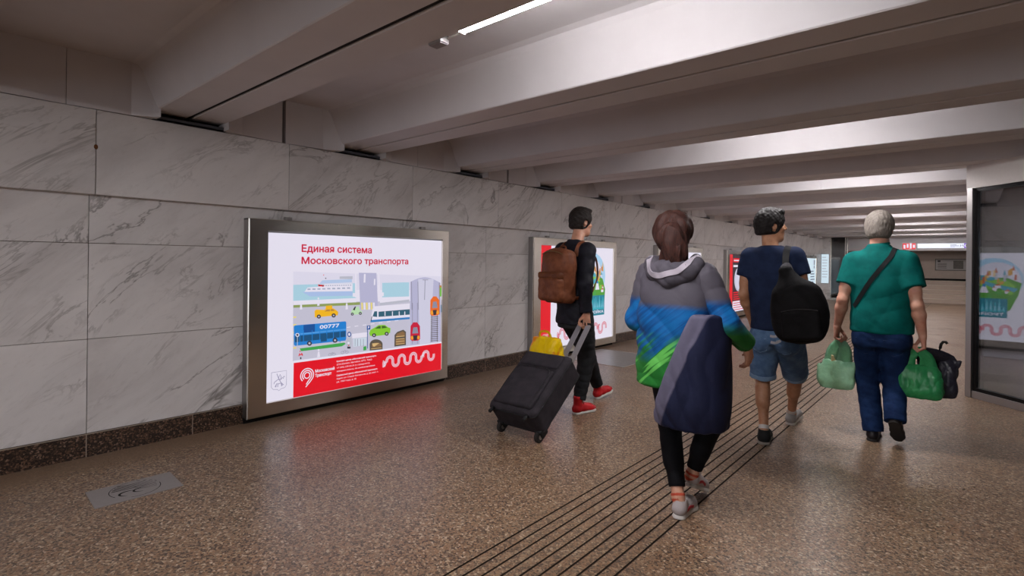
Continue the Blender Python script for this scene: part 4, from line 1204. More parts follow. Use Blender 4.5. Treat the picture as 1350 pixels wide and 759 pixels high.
# ------------------------------------------------------------------ figures
def head(B, c, yawdeg, pitch=0.0, s=1.0, fem=False):
    """skull, face and ears; returns the head frame"""
    f = V(-math.sin(math.radians(yawdeg)), math.cos(math.radians(yawdeg)), 0)
    r = unit(np.cross(f, (0, 0, 1)))
    f = rotv(f, r, pitch); u = np.cross(r, f)
    c = V(c)
    P = lambda a, b, d: c + r * a * s + f * b * s + u * d * s
    ax = (r, f, u)
    B.ell(P(0, -.012, .025), ax, (.074 * s, .094 * s, .098 * s), .01)
    B.ell(P(0, .03, -.045), ax, (.058 * s, .064 * s, .078 * s), .03)
    B.rc(P(-.03, .045, -.095), P(.03, .045, -.095), .028 * s, .028 * s, .03)
    B.rc(P(0, .068, -.104), P(0, .066, -.104), .021 * s, .021 * s, .02)                 # chin
    B.rc(P(-.032, .078, .034), P(.032, .078, .034), .014 * s, .014 * s, .015)           # brow
    for q in (-1, 1):
        B.ell(P(q * .04, .062, -.028), ax, (.024 * s, .022 * s, .022 * s), .02)         # cheek
        B.ell(P(q * .031, .094, .010), ax, (.014 * s, .012 * s, .0075 * s), .010, '-')   # eye socket
        B.ell(P(q * .0755, -.008, -.006), (r * math.cos(.35) - f * q * math.sin(.35), f * math.cos(.35) + r * q * math.sin(.35), u), (.009 * s, .019 * s, .032 * s), .006)
        B.ell(P(q * .084, -.004, -.002), ax, (.005 * s, .010 * s, .019 * s), .004, '-')
    B.rc(P(0, .088, .014), P(0, .108, -.024), .009 * s, .012 * s, .01)                  # nose
    for q in (-1, 1): B.rc(P(q * .01, .096, -.030), P(q * .011, .094, -.031), .0085 * s, .0085 * s, .006)
    B.rc(P(-.018, .083, -.059), P(.018, .083, -.059), .0075 * s, .0075 * s, .006)       # lips
    B.rc(P(-.015, .082, -.071), P(.015, .082, -.071), .008 * s, .008 * s, .006)
    B.rc(P(-.022, .0925, -.0648), P(.022, .0925, -.0648), .0032 * s, .0032 * s, .003, '-')
    return dict(c=c, r=r, f=f, u=u, s=s, P=P)

def eyes(H, parent, origin):
    for q in (-1, 1):
        bm = bmesh.new(); bmesh.ops.create_uvsphere(bm, u_segments=16, v_segments=10, radius=.0122 * H['s'])
        p = H['P'](q * .031, .0735, .010)
        fw = Vector(H['f'])
        mi = [1 if (v.normalized().dot(fw) > .93) else 0 for v in [fc.calc_center_median() for fc in bm.faces]]
        mb = MB(); mb.frombm(bm, 0, 0, Matrix.Translation(Vector(p - np.asarray(origin))))
        mb.mi = mi
        mb.build('eye', [M['eyewhite'], M['iris']], parent, smooth=True)

def hand(B, W, d, pn, th, curl=(60, 75, 45), thumb=(35, 30), s=1.0, k=.006):
    """palm, four jointed fingers and a thumb; W wrist, d along the palm, pn where the palm faces, th side of the thumb"""
    W = V(W); d = unit(d); pn = unit(V(pn) - d * np.dot(pn, d)); T = np.cross(d, pn)
    if np.dot(T, th) < 0: T = -T
    offs = (.030, .010, -.010, -.029); reach = (.088, .093, .089, .081)
    lens = ((.043, .026, .021), (.047, .030, .022), (.043, .028, .021), (.034, .021, .018)); rad = (.0092, .0095, .009, .0078)
    tips = []
    for o, rc_, ln, rr in zip(offs, reach, lens, rad):
        K = W + d * rc_ * s + T * o * s
        B.rc(W + d * .012 * s + T * o * .55 * s, K, .017 * s, rr * 1.25 * s, .014)
        ax = np.cross(d, pn)
        p = K; v = d; a = 0
        for L, cdeg, r0, r1 in zip(ln, curl, (rr, rr * .92, rr * .85), (rr * .94, rr * .86, rr * .74)):
            a += cdeg
            v = rotv(d, ax, a)
            if np.dot(rotv(d, ax, 20), pn) < 0: v = rotv(d, ax, -a)
            q = p + v * L * s
            B.rc(p, q, r0 * s, r1 * s, .004)
            p = q
        tips.append(p)
    p = W + d * .022 * s + T * .024 * s + pn * .006 * s
    v = unit(d * .62 + T * .62 + pn * .35); q = p + v * .044 * s
    B.rc(p, q, .0155 * s, .0115 * s, .012)
    v2 = unit(d * .85 + pn * (.3 + thumb[0] / 90) - T * .1); p2 = q + v2 * .032 * s; B.rc(q, p2, .011 * s, .0098 * s, .004)
    v3 = unit(d * .7 + pn * (.4 + thumb[1] / 60) - T * .55); B.rc(p2, p2 + v3 * .025 * s, .0098 * s, .0075 * s, .004)
    return W + d * .085 * s + pn * .028 * s     # middle of the grip

def arm(B, sh, el, wr, s=1.0, k=.02):
    sh, el, wr = V(sh), V(el), V(wr)
    B.rc(sh, el, .050 * s, .039 * s, k)
    B.rc(sh + (el - sh) * .3, sh + (el - sh) * .7, .050 * s, .046 * s, k)
    m = el + (wr - el) * .3
    B.rc(el, m, .039 * s, .043 * s, k); B.rc(m, wr, .043 * s, .027 * s, k)

def leg(B, hip, kn, an, s=1.0, back=(0, -1, 0), k=.025):
    hip, kn, an = V(hip), V(kn), V(an)
    B.rc(hip, kn, .078 * s, .052 * s, k); B.rc(hip + (kn - hip) * .15, hip + (kn - hip) * .5, .078 * s, .070 * s, k)
    B.rc(kn, an, .050 * s, .031 * s, k)
    b = V(back)
    B.rc(kn + (an - kn) * .18 + b * .016, kn + (an - kn) * .45 + b * .018, .050 * s, .048 * s, .03)

def foot(B, an, heel, d, pitch, s=1.0):
    """bare foot inside the shoe"""
    f = unit(V(d) * math.cos(math.radians(pitch)) - V(0, 0, 1) * math.sin(math.radians(pitch)))
    u = np.cross(np.cross(f, (0, 0, 1)), f); u = unit(u)
    h = V(heel)
    B.rc(an, h + u * .045 + f * .035, .036 * s, .030 * s, .02); B.rc(h + u * .04 + f * .03, h + u * .032 + f * .17, .028 * s, .026 * s, .02)
    B.rc(h + u * .032 + f * .17, h + u * .026 + f * .225, .026 * s, .018 * s, .02)

def shoe(parent, origin, heel, d, pitch, upper_mat, sole_mat, L=.285, high=0.0, collar=.085, sole_h=.024, name='shoe', w=1.0, lace=None, accent=None, toe_bend=0.0):
    """a shoe of its own parts: upper, sole, laces; heel = back of the heel on the ground"""
    d = unit(d); R = unit(np.cross(d, (0, 0, 1)))
    f = unit(d * math.cos(math.radians(pitch)) - V(0, 0, 1) * math.sin(math.radians(pitch))); u = unit(np.cross(R, f))
    h = V(heel)
    P = lambda a, b, c: h + R * a * w + f * b + u * c
    k = L / .285
    U = SDF(.005)
    U.rc(P(0, .038 * k, .045), P(0, .12 * k, .045), .039 * w, .038 * w, .02)
    U.rc(P(0, .12 * k, .045), P(.004, .20 * k, .034), .038 * w, .040 * w, .02)
    U.rc(P(.004, .20 * k, .032), P(.002, .25 * k, .026), .040 * w, .026 * w, .02)
    U.rc(P(0, .045 * k, .05), P(0, .058 * k, collar), .040 * w, .038 * w, .015)
    if high: U.rc(P(0, .058 * k, collar), P(0, .055 * k, collar + high), .038 * w, .041 * w, .012)
    U.rc(P(0, .10 * k, collar - .015), P(0, .17 * k, .058), .024 * w, .022 * w, .02)
    # opening
    U.rc(P(0, .056 * k, collar + high + .022), P(0, .056 * k, collar + high + .05), .031 * w, .034 * w, .006, '-')
    U.clip(h + u * .012, -u, .004)
    up = U.mesh(name, upper_mat, parent, origin)
    S = SDF(.005)
    S.rc(P(0, .040 * k, 0), P(0, .13 * k, 0), .041 * w, .038 * w, .01); S.rc(P(0, .13 * k, 0), P(.004, .20 * k, 0), .038 * w, .046 * w, .02); S.rc(P(.004, .20 * k, 0), P(.002, .245 * k, 0), .046 * w, .034 * w, .02)
    S.clip(h + u * .001, -u, .004); S.clip(h + u * sole_h, u, .004)
    S.mesh('sole', sole_mat, up, origin)
    if lace is not None:
        mb = MB()
        for i in range(5):
            t = i / 4
            b = .105 + .062 * t; c = collar + .012 - (collar - .052) * t * 1.0
            mb.tube([P(-.026, b * k, c - .016) - np.asarray(origin), P(-.012, b * k, c - .001) - np.asarray(origin), P(.012, (b + .004) * k, c - .001) - np.asarray(origin), P(.026, b * k, c - .016) - np.asarray(origin)], .003, 6)
        mb.build('laces', lace, up, smooth=True)
    if accent is not None:
        mb = MB()
        for q in (-1, 1):
            mb.strap([P(q * .038, .05 * k, .04) - np.asarray(origin), P(q * .042, .10 * k, .05) - np.asarray(origin), P(q * .043, .15 * k, .038) - np.asarray(origin)], R * q, .014, .006)
        mb.build('side_stripe', accent, up)
    return up

def skin_mat(name, col, col2):
    t = NT(name); v = t.coord()
    a = t.noise(v, 18, 4); b = t.noise(v, 260, 2)
    c = t.mix(t.ramp(a.outputs[0], [(.35, 0.0), (.7, 1.0)]), col, col2)
    return t.pbr(c, .48, 0, t.bump(b.outputs[0], .12, .002), Specular__IOR__Level=.4, Subsurface__Weight=.08, Subsurface__Radius=(.01, .004, .002))
def hair_mat(name, col, col2, stretch=(90, 90, 12)):
    t = NT(name); v = t.coord(scale=stretch)
    a = t.noise(v, 3, 3)
    c = t.mix(t.ramp(a.outputs[0], [(.3, 0.0), (.7, 1.0)]), col, col2)
    return t.pbr(c, .62, 0, t.bump(a.outputs[0], .7, .004), Specular__IOR__Level=.2)
M['skin_fair'] = skin_mat('skin_fair', '#c4957c', '#b07a63'); M['skin_tan'] = skin_mat('skin_tan', '#b98a6c', '#a17052'); M['skin_pink'] = skin_mat('skin_pink', '#c99a83', '#b87a66')
M['eyewhite'] = plain('eye_white', '#d8d2cc', .2); M['iris'] = plain('iris_brown', '#2e2018', .15)
from mathutils.bvhtree import BVHTree
def bvh_of(o, origin):
    me = o.data
    off = Vector(origin)
    return BVHTree.FromPolygons([v.co + off for v in me.vertices], [tuple(p.vertices) for p in me.polygons])
def drape(bvh, pts, dirs, lift):
    """lay points onto a surface, each looked for along its direction; returns points and normals"""
    P = []; N = []
    for p, d in zip(pts, dirs):
        d = Vector(d).normalized()
        hit, n, i, dist = bvh.ray_cast(Vector(p) - d * .6, d, 1.5)
        if hit is None:
            hit, n, i, dist = bvh.find_nearest(Vector(p))
        P.append(hit - d * lift); N.append(n)
    return P, N
def lerp_pts(keys, n):
    """smooth resample of key points"""
    K = [Vector(k) for k in keys]; out = []
    for j in range(n):
        t = j / (n - 1) * (len(K) - 1); i = min(int(t), len(K) - 2); f = t - i
        p0 = K[max(i - 1, 0)]; p1 = K[i]; p2 = K[i + 1]; p3 = K[min(i + 2, len(K) - 1)]
        out.append(.5 * ((2 * p1) + (p2 - p0) * f + (2 * p0 - 5 * p1 + 4 * p2 - p3) * f * f + (3 * p1 - p0 - 3 * p2 + p3) * f ** 3))
    return out
def strandy(seed, amp, kxy=170, kz=22):
    rnd = np.random.RandomState(seed); W = []
    for i in range(9):
        a = rnd.rand() * 6.28
        W.append((math.cos(a) * kxy * rnd.uniform(.5, 1.3), math.sin(a) * kxy * rnd.uniform(.5, 1.3), kz * rnd.randn(), rnd.rand() * 6.28))
    def f(x, y, z):
        t = 0
        for a, b, c, p in W: t = t + np.sin(a * x + b * y + c * z + p)
        return t * amp / 4
    return f

def hair_cap(H, vox, thick, line, nape, crown=0.0, sideburn=True):
    """hair over the skull; line: how far forward it reaches, nape: how low"""
    P = H['P']; ax = (H['r'], H['f'], H['u']); s = H['s']
    S = SDF(vox)
    S.ell(P(0, -.016, .028 + crown), ax, ((.074 + thick) * s, (.094 + thick) * s, (.098 + thick) * s), 0)
    S.ell(P(0, -.045, -.03), ax, ((.064 + thick * .7) * s, (.060 + thick * .8) * s, (.07) * s), .02)
    for q in (-1, 1): S.ell(P(q * .088, -.006, -.028), ax, (.03 * s, .027 * s, .042 * s), .008, '-')
    S.clip(P(0, .0, 0) + (H['f'] * .80 + H['u'] * -.60) * line, H['f'] * .80 - H['u'] * .60, .012)
    S.clip(P(0, 0, nape), -H['u'], .012)
    return S

# ------------------------------------------------------------------ the grey-haired man in the teal shirt
O = (-.54, 5.03, 0.0)
teal = fabric('teal_jersey', '#005d57', '#00524e', weave=1400, rough=.8, fold=.15, scale=7)
jeans = fabric('dark_blue_denim', '#0f2142', '#172d52', weave=1600, rough=.8, fold=.2, scale=10)
man = empty('person', O, 'grey-haired person in teal t-shirt and jeans walking away with green bags in both hands', 'person', 'people walking through the passage')
shL, elL, wrL = V(-.735, 5.05, 1.405), V(-.795, 4.985, 1.09), V(-.843, 5.065, .868)
shR, elR, wrR = V(-.382, 5.05, 1.41), V(-.315, 4.985, 1.07), V(-.287, 5.055, .848)
hpL, knL, anL = V(-.632, 5.05, .88), V(-.645, 5.12, .485), V(-.585, 5.03, .09)
hpR, knR, anR = V(-.452, 5.05, .88), V(-.462, 5.11, .49), V(-.438, 4.93, .215)
B = SDF(.005)
HD = head(B, (-.568, 5.100, 1.652), 0, -10, 1.06)
B.rc((-.565, 5.055, 1.42), HD['P'](0, -.018, -.07), .068, .058, .03)
B.loft([(.86, -.543, 5.05, .165, .11), (1.0, -.545, 5.055, .165, .12), (1.2, -.553, 5.05, .175, .115), (1.36, -.556, 5.05, .17, .095), (1.45, -.562, 5.055, .09, .065)])
B.rc(shL, shR, .062, .062, .04)
arm(B, shL, elL, wrL); arm(B, shR, elR, wrR); leg(B, hpL, knL, anL); leg(B, hpR, knR, anR)
gripL = hand(B, wrL, (-.10, .12, -1), (.95, -.1, 0), (0, 1, 0), curl=(62, 80, 45), s=1.1)
gripR = hand(B, wrR, (.10, .12, -1), (-.95, -.1, 0), (0, 1, 0), curl=(62, 80, 45), s=1.1)
foot(B, anL, (-.585, 4.965, .012), (-.06, 1, 0), 0); foot(B, anR, (-.44, 4.875, .205), (.05, 1, 0), 44)
body = B.mesh('body', M['skin_pink'], man, O)
eyes(HD, man, O)
S = SDF(.0065)
S.loft([(.845, -.543, 5.05, .207, .142), (.93, -.545, 5.055, .205, .152), (1.08, -.548, 5.06, .200, .148), (1.22, -.553, 5.05, .203, .135), (1.36, -.556, 5.05, .200, .115), (1.44, -.560, 5.05, .160, .092), (1.50, -.564, 5.055, .090, .080), (1.535, -.566, 5.06, .072, .072)], pw=2.3)
S.rc(shL + V(.03, 0, .0), shR - V(.03, 0, .0), .070, .070, .05)
for sh, el in ((shL, elL), (shR, elR)):
    S.rc(sh + V(0, 0, -.01), sh + (el - sh) * .60, .070, .078, .045, cap=True)
S.rc((-.566, 5.07, 1.515), (-.567, 5.09, 1.62), .060, .075, .01, '-')
S.disp = folds(3, .0055, [(1, 0, .8), (-1, 0, .7), (.3, 0, 1)], .13)
shirt = S.mesh('t_shirt', teal, man, O)
mb = MB()
ring = [V(-.566 + .066 * math.cos(a), 5.062 + .068 * math.sin(a), 1.530 + .012 * math.sin(a - 1.57) * -1) - V(O) for a in np.linspace(0, 2 * PI, 25)[:-1]]
mb.tube(ring, .008, 8, closed=True); mb.build('collar', teal, shirt, smooth=True)
S = SDF(.0065)
S.loft([(.74, -.543, 5.045, .182, .130), (.84, -.543, 5.05, .178, .128), (.89, -.543, 5.052, .16, .11)], pw=2.3)
for h, k_, a in ((hpL, knL, anL), (hpR, knR, anR)):
    S.rc(h + V(0, 0, -.06), k_, .100, .078, .03); S.rc(k_, a + V(0, 0, -.02), .078, .068, .03, cap=True)
    S.rc(h + V(0, -.045, -.06), h + V(0, -.045, -.09), .082, .085, .03)
S.disp = folds(9, .007, [(.2, .3, 1), (.6, 0, 1), (-.5, .2, 1)], .10)
pants = S.mesh('jeans', jeans, man, O)
mb = MB()
bv = bvh_of(pants, O)
for sx in (-.635, -.455):                                           # back pockets
    P4 = [(sx - .06, .80), (sx + .06, .80), (sx + .055, .70), (sx, .675), (sx - .055, .70), (sx - .06, .80)]
    P_, N_ = drape(bv, [(x, 4.9, z) for x, z in [P4[i] for i in range(6)]], [(0, 1, 0)] * 6, .002)
    mb.tube([p - Vector(O) for p in P_], .0028, 6)
mb.build('pocket_seams', plain('seam_thread', '#16294a', .8), pants)
black_leather = plain('black_leather', '#17151a', .4, bump=.2, scale=60)
rubber = plain('dark_rubber', '#262322', .7)
shoe(man, O, (-.585, 4.962, 0), (-.06, 1, 0), 0, black_leather, rubber, collar=.095)
shoe(man, O, (-.44, 4.862, .205), (.05, 1, 0), 44, black_leather, rubber, collar=.095)
hair = hair_cap(HD, .0045, .021, .045, -.080)
hair.disp = strandy(2, .0022, 260, 70)
hair.mesh('hair', hair_mat('grey_hair', '#57504a', '#8b837a'), man, O)
# watch-less arms; shoulder bag with a strap across the back
bag = empty('shoulder_bag', (-.66, 5.27, .95), 'black strap of shoulder bag running across back of teal t-shirt', 'bag')
bO = V(-.66, 5.27, .95)
bsh = bvh_of(shirt, O)
keyb = [(-.475, 4.95, 1.44), (-.53, 4.9, 1.36), (-.60, 4.9, 1.25), (-.66, 4.9, 1.14), (-.715, 4.9, 1.04)]
pts = lerp_pts(keyb, 26); P1_, N1 = drape(bsh, pts, [(0, 1, 0)] * 26, .004)
side = [(-.78, 5.03, .99), (-.74, 5.15, .97)]; P2_, N2 = drape(bsh, side, [(1, 0, 0), (.7, -.7, 0)], .004)
front = lerp_pts([(-.46, 5.2, 1.43), (-.50, 5.2, 1.32), (-.56, 5.2, 1.2), (-.62, 5.2, 1.08), (-.655, 5.2, 1.02)], 18); P3_, N3 = drape(bsh, front, [(0, -1, 0)] * 18, .004)
top = lerp_pts([P1_[0], V(-.462, 5.0, 1.475), V(-.455, 5.06, 1.485), V(-.455, 5.12, 1.465), P3_[0]], 14)
P4_, N4 = drape(bsh, top, [(0, 0, -1)] * 14, .004)
chainp = list(reversed(P3_)) + list(reversed(P4_[1:-1])) + P1_ + P2_
nrm = list(reversed(N3)) + list(reversed(N4[1:-1])) + N1 + N2
for _ in range(2): chainp = [chainp[0]] + [(chainp[i - 1] + chainp[i] * 2 + chainp[i + 1]) / 4 for i in range(1, len(chainp) - 1)] + [chainp[-1]]
mb = MB(); mb.strap([p - Vector(bO) for p in chainp], nrm, .032, .005); mb.build('strap', M['blackmetal'] if False else plain('black_webbing', '#08080a', .85), bag, smooth='auto')
S = SDF(.006); S.box(bO + V(0, .0, -.02), ((1, 0, 0), (0, 1, 0), (0, 0, 1)), (.11, .035, .09), .025); S.mesh('pouch', plain('black_nylon', '#141417', .7, bump=.2, scale=200), bag, bO)
mb = MB(); mb.tube([(-.09, .036, .035), (0, .037, .037), (.09, .036, .035)], .003, 6); mb.build('zip', M['brushed'], bag)

# carrier bags
def film(name, col, a, rough=.25):
    t = NT(name); v = t.coord()
    nz = t.noise(v, 22, 5, .6, 1.0)
    c = t.mix(t.ramp(nz.outputs[0], [(.35, 0.0), (.65, 1.0)]), col, tuple(min(1, x * 1.2 + .01) for x in lin(col)))
    nb = t.bump(t.noise(v, 11, 4, .55, 1.2).outputs[0], .45, .02)
    df = t.n('BsdfDiffuse', Color=c, Normal=nb); tl = t.n('BsdfTranslucent', Color=c, Normal=nb)
    m1 = t.n('MixShader', i0=.5); t.set(m1.inputs[1], df); t.set(m1.inputs[2], tl)
    tr = t.n('BsdfTransparent', Color=tuple(min(1, .35 + x) for x in lin(col)))
    m2 = t.n('MixShader', i0=a); t.set(m2.inputs[1], m1); t.set(m2.inputs[2], tr)
    gl = t.n('BsdfGlossy', Roughness=rough, Normal=nb); lw = t.n('LayerWeight', Blend=.25, Normal=nb)
    m3 = t.n('MixShader', i0=lw.outputs['Fresnel']); t.set(m3.inputs[1], m2); t.set(m3.inputs[2], gl)
    return t.surf(m3)
film_l = film('light_green_film', '#b4ecc4', .42); film_g = film('green_film', '#3fb56f', .28); film_k = film('dark_grey_film', '#3a3a48', .1)
def carrier(name, origin, grip, mat, label, w, h, d, spread, tilt=0.0, seed=1, handles=True, vox=.006, yaw=0.0):
    """thin carrier bag hanging from a hand: pouch with gathered shoulders and two handle loops"""
    r = empty(name, origin, label, 'bag', None)
    g = V(grip); c = V(origin) + V(0, 0, h * .5)
    S = SDF(vox)
    cx, cy, z0 = origin[0], origin[1], origin[2]
    S.loft([(z0, cx, cy, w * .46, d * .36), (z0 + h * .10, cx, cy, w * .5, d * .5), (z0 + h * .5, cx, cy, w * .52, d * .5), (z0 + h * .85, cx + tilt * .3, cy, w * .50, d * .30), (z0 + h, cx + tilt * .5, cy, w * (.20 + spread * .75), d * .12)], yaw, 3.6)
    S.disp = folds(seed, .006, [(1, .2, .5), (-1, .3, .6), (1, 0, -.2)], .09, .7)
    pouch = S.mesh('pouch', mat, r, origin)
    for q in (-1, 1):
        ends = V(cx + tilt * .5 + q * w * spread * math.cos(yaw), cy + q * w * spread * math.sin(yaw), z0 + h - .02)
        mid = ends * .45 + g * .55 + V(q * .012, 0, .0)
        for dd in (-1, 1):
            e2 = ends + V(-q * .022, dd * d * .12, .0)
            pts = lerp_pts([e2 - V(0, 0, .03), e2, mid + V(0, dd * .012, 0), g + V(0, dd * .010, -.004), g + V(-q * .012, dd * .004, .006)], 12)
            mb = MB(); wv = [.12, .115, .085, .045, .020]
            vs = []; fs = []
            for i, p in enumerate(pts):
                t = i / 11 * 4; j = min(int(t), 3); ww = wv[j] + (wv[j + 1] - wv[j]) * (t - j)
                tg = (pts[min(i + 1, 11)] - pts[max(i - 1, 0)]).normalized()
                n = Vector((0, 1, 0)); b = tg.cross(n).normalized()
                for a_ in range(5):
                    f_ = (a_ / 4 - .5)
                    pp = p + b * ww * f_ + n * (.006 * math.sin(a_ * 2.1 + i * .7 + dd))
                    vs.append(pp - Vector(origin))
            for i in range(11):
                for a_ in range(4): fs.append((i * 5 + a_, i * 5 + a_ + 1, i * 5 + a_ + 6, i * 5 + a_ + 5))
            mb.add(vs, fs)
            o = mb.build('handle', mat, r, smooth=True)
            md = o.modifiers.new('thick', 'SOLIDIFY'); md.thickness = .0012
    return r
gl_ = gripL + V(0, 0, -.012)
carrier('carrier_bag', (gl_[0] - .028, gl_[1] + .015, .352), gl_, film_l, 'pale green see-through carrier bag in the left hand of the grey-haired person', .245, .235, .10, .27, .02, 4)
gr_ = gripR + V(0, 0, -.012)
carrier('carrier_bag', (gr_[0] + .0, gr_[1] + .01, .372), gr_, film_g, 'deep green carrier bag in the right hand of the grey-haired person', .265, .25, .12, .33, -.02, 8)
carrier('carrier_bag', (gr_[0] + .10, gr_[1] + .15, .372), gr_ + V(.012, .015, 0), film_k, 'dark grey bag held behind the deep green carrier bag', .23, .30, .10, .36, 0, 12)
# things in the bags
r = empty('carton', (gl_[0] - .035, gl_[1] + .02, .545), 'cream carton showing at the top of the pale green bag', 'carton', None, .3)
mb = MB(); mb.box(-.035, -.02, -.15, .035, .02, .075, bev=.003); mb.build('carton_body', plain('cream_card', '#cdbd8a', .7), r)
mb = MB(); mb.add([(-.035, -.02, .075), (.035, -.02, .075), (.035, .02, .075), (-.035, .02, .075), (-.033, 0, .095), (.033, 0, .095)], [(0, 1, 5, 4), (2, 3, 4, 5), (1, 2, 5), (3, 0, 4)]); mb.build('carton_top', plain('cream_card', '', .7), r)
u0, u1 = V(gr_[0] + .085, gr_[1] + .15, .55), V(gr_[0] + .125, gr_[1] + .15, .775)
r = empty('umbrella', tuple(u0), 'black folded umbrella with hooked handle sticking out of the dark grey bag', 'umbrella')
mb = MB(); mb.tube([V(0, 0, -.16), V(0, 0, -.14), V(.004, 0, 0), V(.012, 0, .10)], [.012, .024, .028, .018], 12); mb.build('folded_canopy', plain('black_nylon', '', .7), r, smooth=True)
mb = MB(); mb.tube([V(.012, 0, .10), (u1 - u0) * .9], .006, 8); mb.build('shaft', M['blackmetal'], r, smooth=True)
q = u1 - u0
mb = MB(); mb.tube([q * .85, q, q + V(.012, 0, .018), q + V(.028, 0, .018), q + V(.036, 0, .006)], .010, 10); mb.build('hooked_handle', plain('black_grip', '#111113', .5), r, smooth=True)
# ------------------------------------------------------------------ the person in the navy t-shirt and denim shorts
O = (-1.19, 4.55, 0.0)
navy = fabric('navy_jersey', '#1f2a44', '#19223a', weave=1400, rough=.85, fold=.15, scale=7)
denim = fabric('light_denim', '#4a6486', '#5a7596', weave=1500, rough=.85, fold=.2, scale=12)
cman = empty('person', O, 'person in navy t-shirt, denim shorts and black sneakers walking, head turned right', 'person', 'people walking through the passage')
shL, elL, wrL = V(-1.345, 4.43, 1.425), V(-1.375, 4.40, 1.13), V(-1.365, 4.57, .905)
shR, elR, wrR = V(-1.02, 4.46, 1.43), V(-.965, 4.45, 1.165), V(-1.015, 4.66, 1.27)
hpL, knL, anL = V(-1.235, 4.45, .86), V(-1.262, 4.52, .465), V(-1.207, 4.365, .085)
hpR, knR, anR = V(-1.06, 4.45, .86), V(-1.085, 4.78, .47), V(-1.168, 5.02, .10)
B = SDF(.005)
HC = head(B, (-1.205, 4.495, 1.668), -52, 2, 1.0)
B.rc((-1.19, 4.445, 1.44), HC['P'](0, -.018, -.065), .062, .054, .03)
B.loft([(.84, -1.148, 4.45, .15, .10), (1.0, -1.150, 4.45, .14, .095), (1.2, -1.17, 4.445, .155, .10), (1.37, -1.182, 4.445, .16, .09), (1.46, -1.188, 4.445, .08, .06)])
B.rc(shL, shR, .056, .056, .04)
arm(B, shL, elL, wrL); arm(B, shR, elR, wrR); leg(B, hpL, knL, anL); leg(B, hpR, knR, anR)
hand(B, wrL, (.02, .35, -1), (1, .1, 0), (0, 1, .2), curl=(20, 30, 20))
gripC = hand(B, wrR, (-.15, .45, .9), (-.4, -1, .3), (-1, .1, .1), curl=(55, 75, 45))
foot(B, anL, (-1.192, 4.315, .012), (-.22, 1, 0), 0); foot(B, anR, (-1.172, 4.985, .02), (.05, 1, 0), -12)
B.mesh('body', M['skin_tan'], cman, O)
eyes(HC, cman, O)
S = SDF(.0065)
S.loft([(.865, -1.148, 4.45, .182, .128), (.95, -1.149, 4.45, .180, .126), (1.08, -1.158, 4.448, .182, .124), (1.24, -1.174, 4.445, .190, .124), (1.37, -1.182, 4.445, .178, .108), (1.45, -1.187, 4.445, .125, .085), (1.505, -1.190, 4.448, .075, .072)], pw=2.3)
S.rc(shL + V(.03, 0, 0), shR - V(.03, 0, 0), .064, .064, .05)
for sh, el in ((shL, elL), (shR, elR)): S.rc(sh, sh + (el - sh) * .52, .066, .076, .045, cap=True)
S.rc((-1.191, 4.46, 1.49), (-1.196, 4.48, 1.60), .056, .07, .01, '-')
S.disp = folds(23, .006, [(1, 0, .9), (-1, 0, .6), (.2, .2, 1)], .13)
cshirt = S.mesh('t_shirt', navy, cman, O)
mb = MB()
mb.tube([V(-1.191 + .060 * math.cos(a), 4.455 + .062 * math.sin(a), 1.507) - V(O) for a in np.linspace(0, 2 * PI, 25)[:-1]], .007, 8, closed=True); mb.build('collar', navy, cshirt, smooth=True)
S = SDF(.0065)
S.loft([(.76, -1.148, 4.455, .172, .125), (.84, -1.148, 4.45, .165, .12), (.90, -1.148, 4.45, .15, .105)], pw=2.3)
for h, k_, b in ((hpL, knL, .0), (hpR, knR, .0)):
    S.rc(h + V(0, 0, -.06), h + (k_ - h) * .96, .098, .092, .03, cap=True); S.rc(h + V(0, .005, -.03), h + (k_ - h) * .6, .094, .096, .03)
    S.rc(h + V(0, -.04, -.06), h + V(0, -.045, -.10), .078, .08, .03)
S.disp = folds(29, .007, [(.2, .3, 1), (.8, 0, 1), (-.6, .2, 1)], .11)
sh_ = S.mesh('denim_shorts', denim, cman, O)
hemm = fabric('pale_denim_hem', '#6f8aa8', '#7d97b2', weave=1500, rough=.9)
for h, k_ in ((hpL, knL), (hpR, knR)):
    S = SDF(.006); d_ = k_ - h; e_ = h + d_ * .965
    S.rc(e_ - unit(d_) * .035, e_ + unit(d_) * .002, .0945, .0945, 0, cap=True); S.clip(e_ - unit(d_) * .034, -unit(d_))
    S.disp = folds(29, .007, [(.2, .3, 1), (.8, 0, 1), (-.6, .2, 1)], .11)
    S.mesh('turned_hem', hemm, sh_, O)
bv = bvh_of(sh_, O); mb = MB()
for sx in (-1.235, -1.065):
    P4 = [(sx - .05, .80), (sx + .05, .80), (sx + .045, .71), (sx, .69), (sx - .045, .71), (sx - .05, .80)]
    P_, N_ = drape(bv, [(x, 4.3, z) for x, z in P4], [(0, 1, 0)] * 6, .002); mb.tube([p - Vector(O) for p in P_], .0028, 6)
mb.build('pocket_seams', hemm, sh_)
sock = fabric('white_sock', '#c9c6c4', weave=700, rough=.9)
for a, kn in ((anL, knL), (anR, knR)):
    S = SDF(.005); d_ = unit(kn - a); S.rc(a - d_ * .01, a + d_ * .05, .036, .037, .01, cap=True); S.mesh('sock', sock, cman, O)
runner = plain('black_mesh_runner', '#18191a', .7, bump=.4, scale=300); grey_sole = plain('grey_sole', '#8b857d', .7)
shoe(cman, O, (-1.190, 4.303, 0), (-.22, 1, 0), 0, runner, grey_sole, collar=.092, lace=plain('black_lace', '#2a2a2c', .8), sole_h=.034, w=1.12)
shoe(cman, O, (-1.172, 4.972, .0), (.05, 1, 0), -10, plain('grey_mesh_runner', '#8d8a88', .7, bump=.4, scale=300), plain('white_sole', '#c4c0ba', .6), collar=.085, sole_h=.03)
hair = hair_cap(HC, .0045, .022, .055, -.070)
hair.ell(HC['P'](0, .05, .105), (HC['r'], HC['f'], HC['u']), (.06, .05, .03), .02)
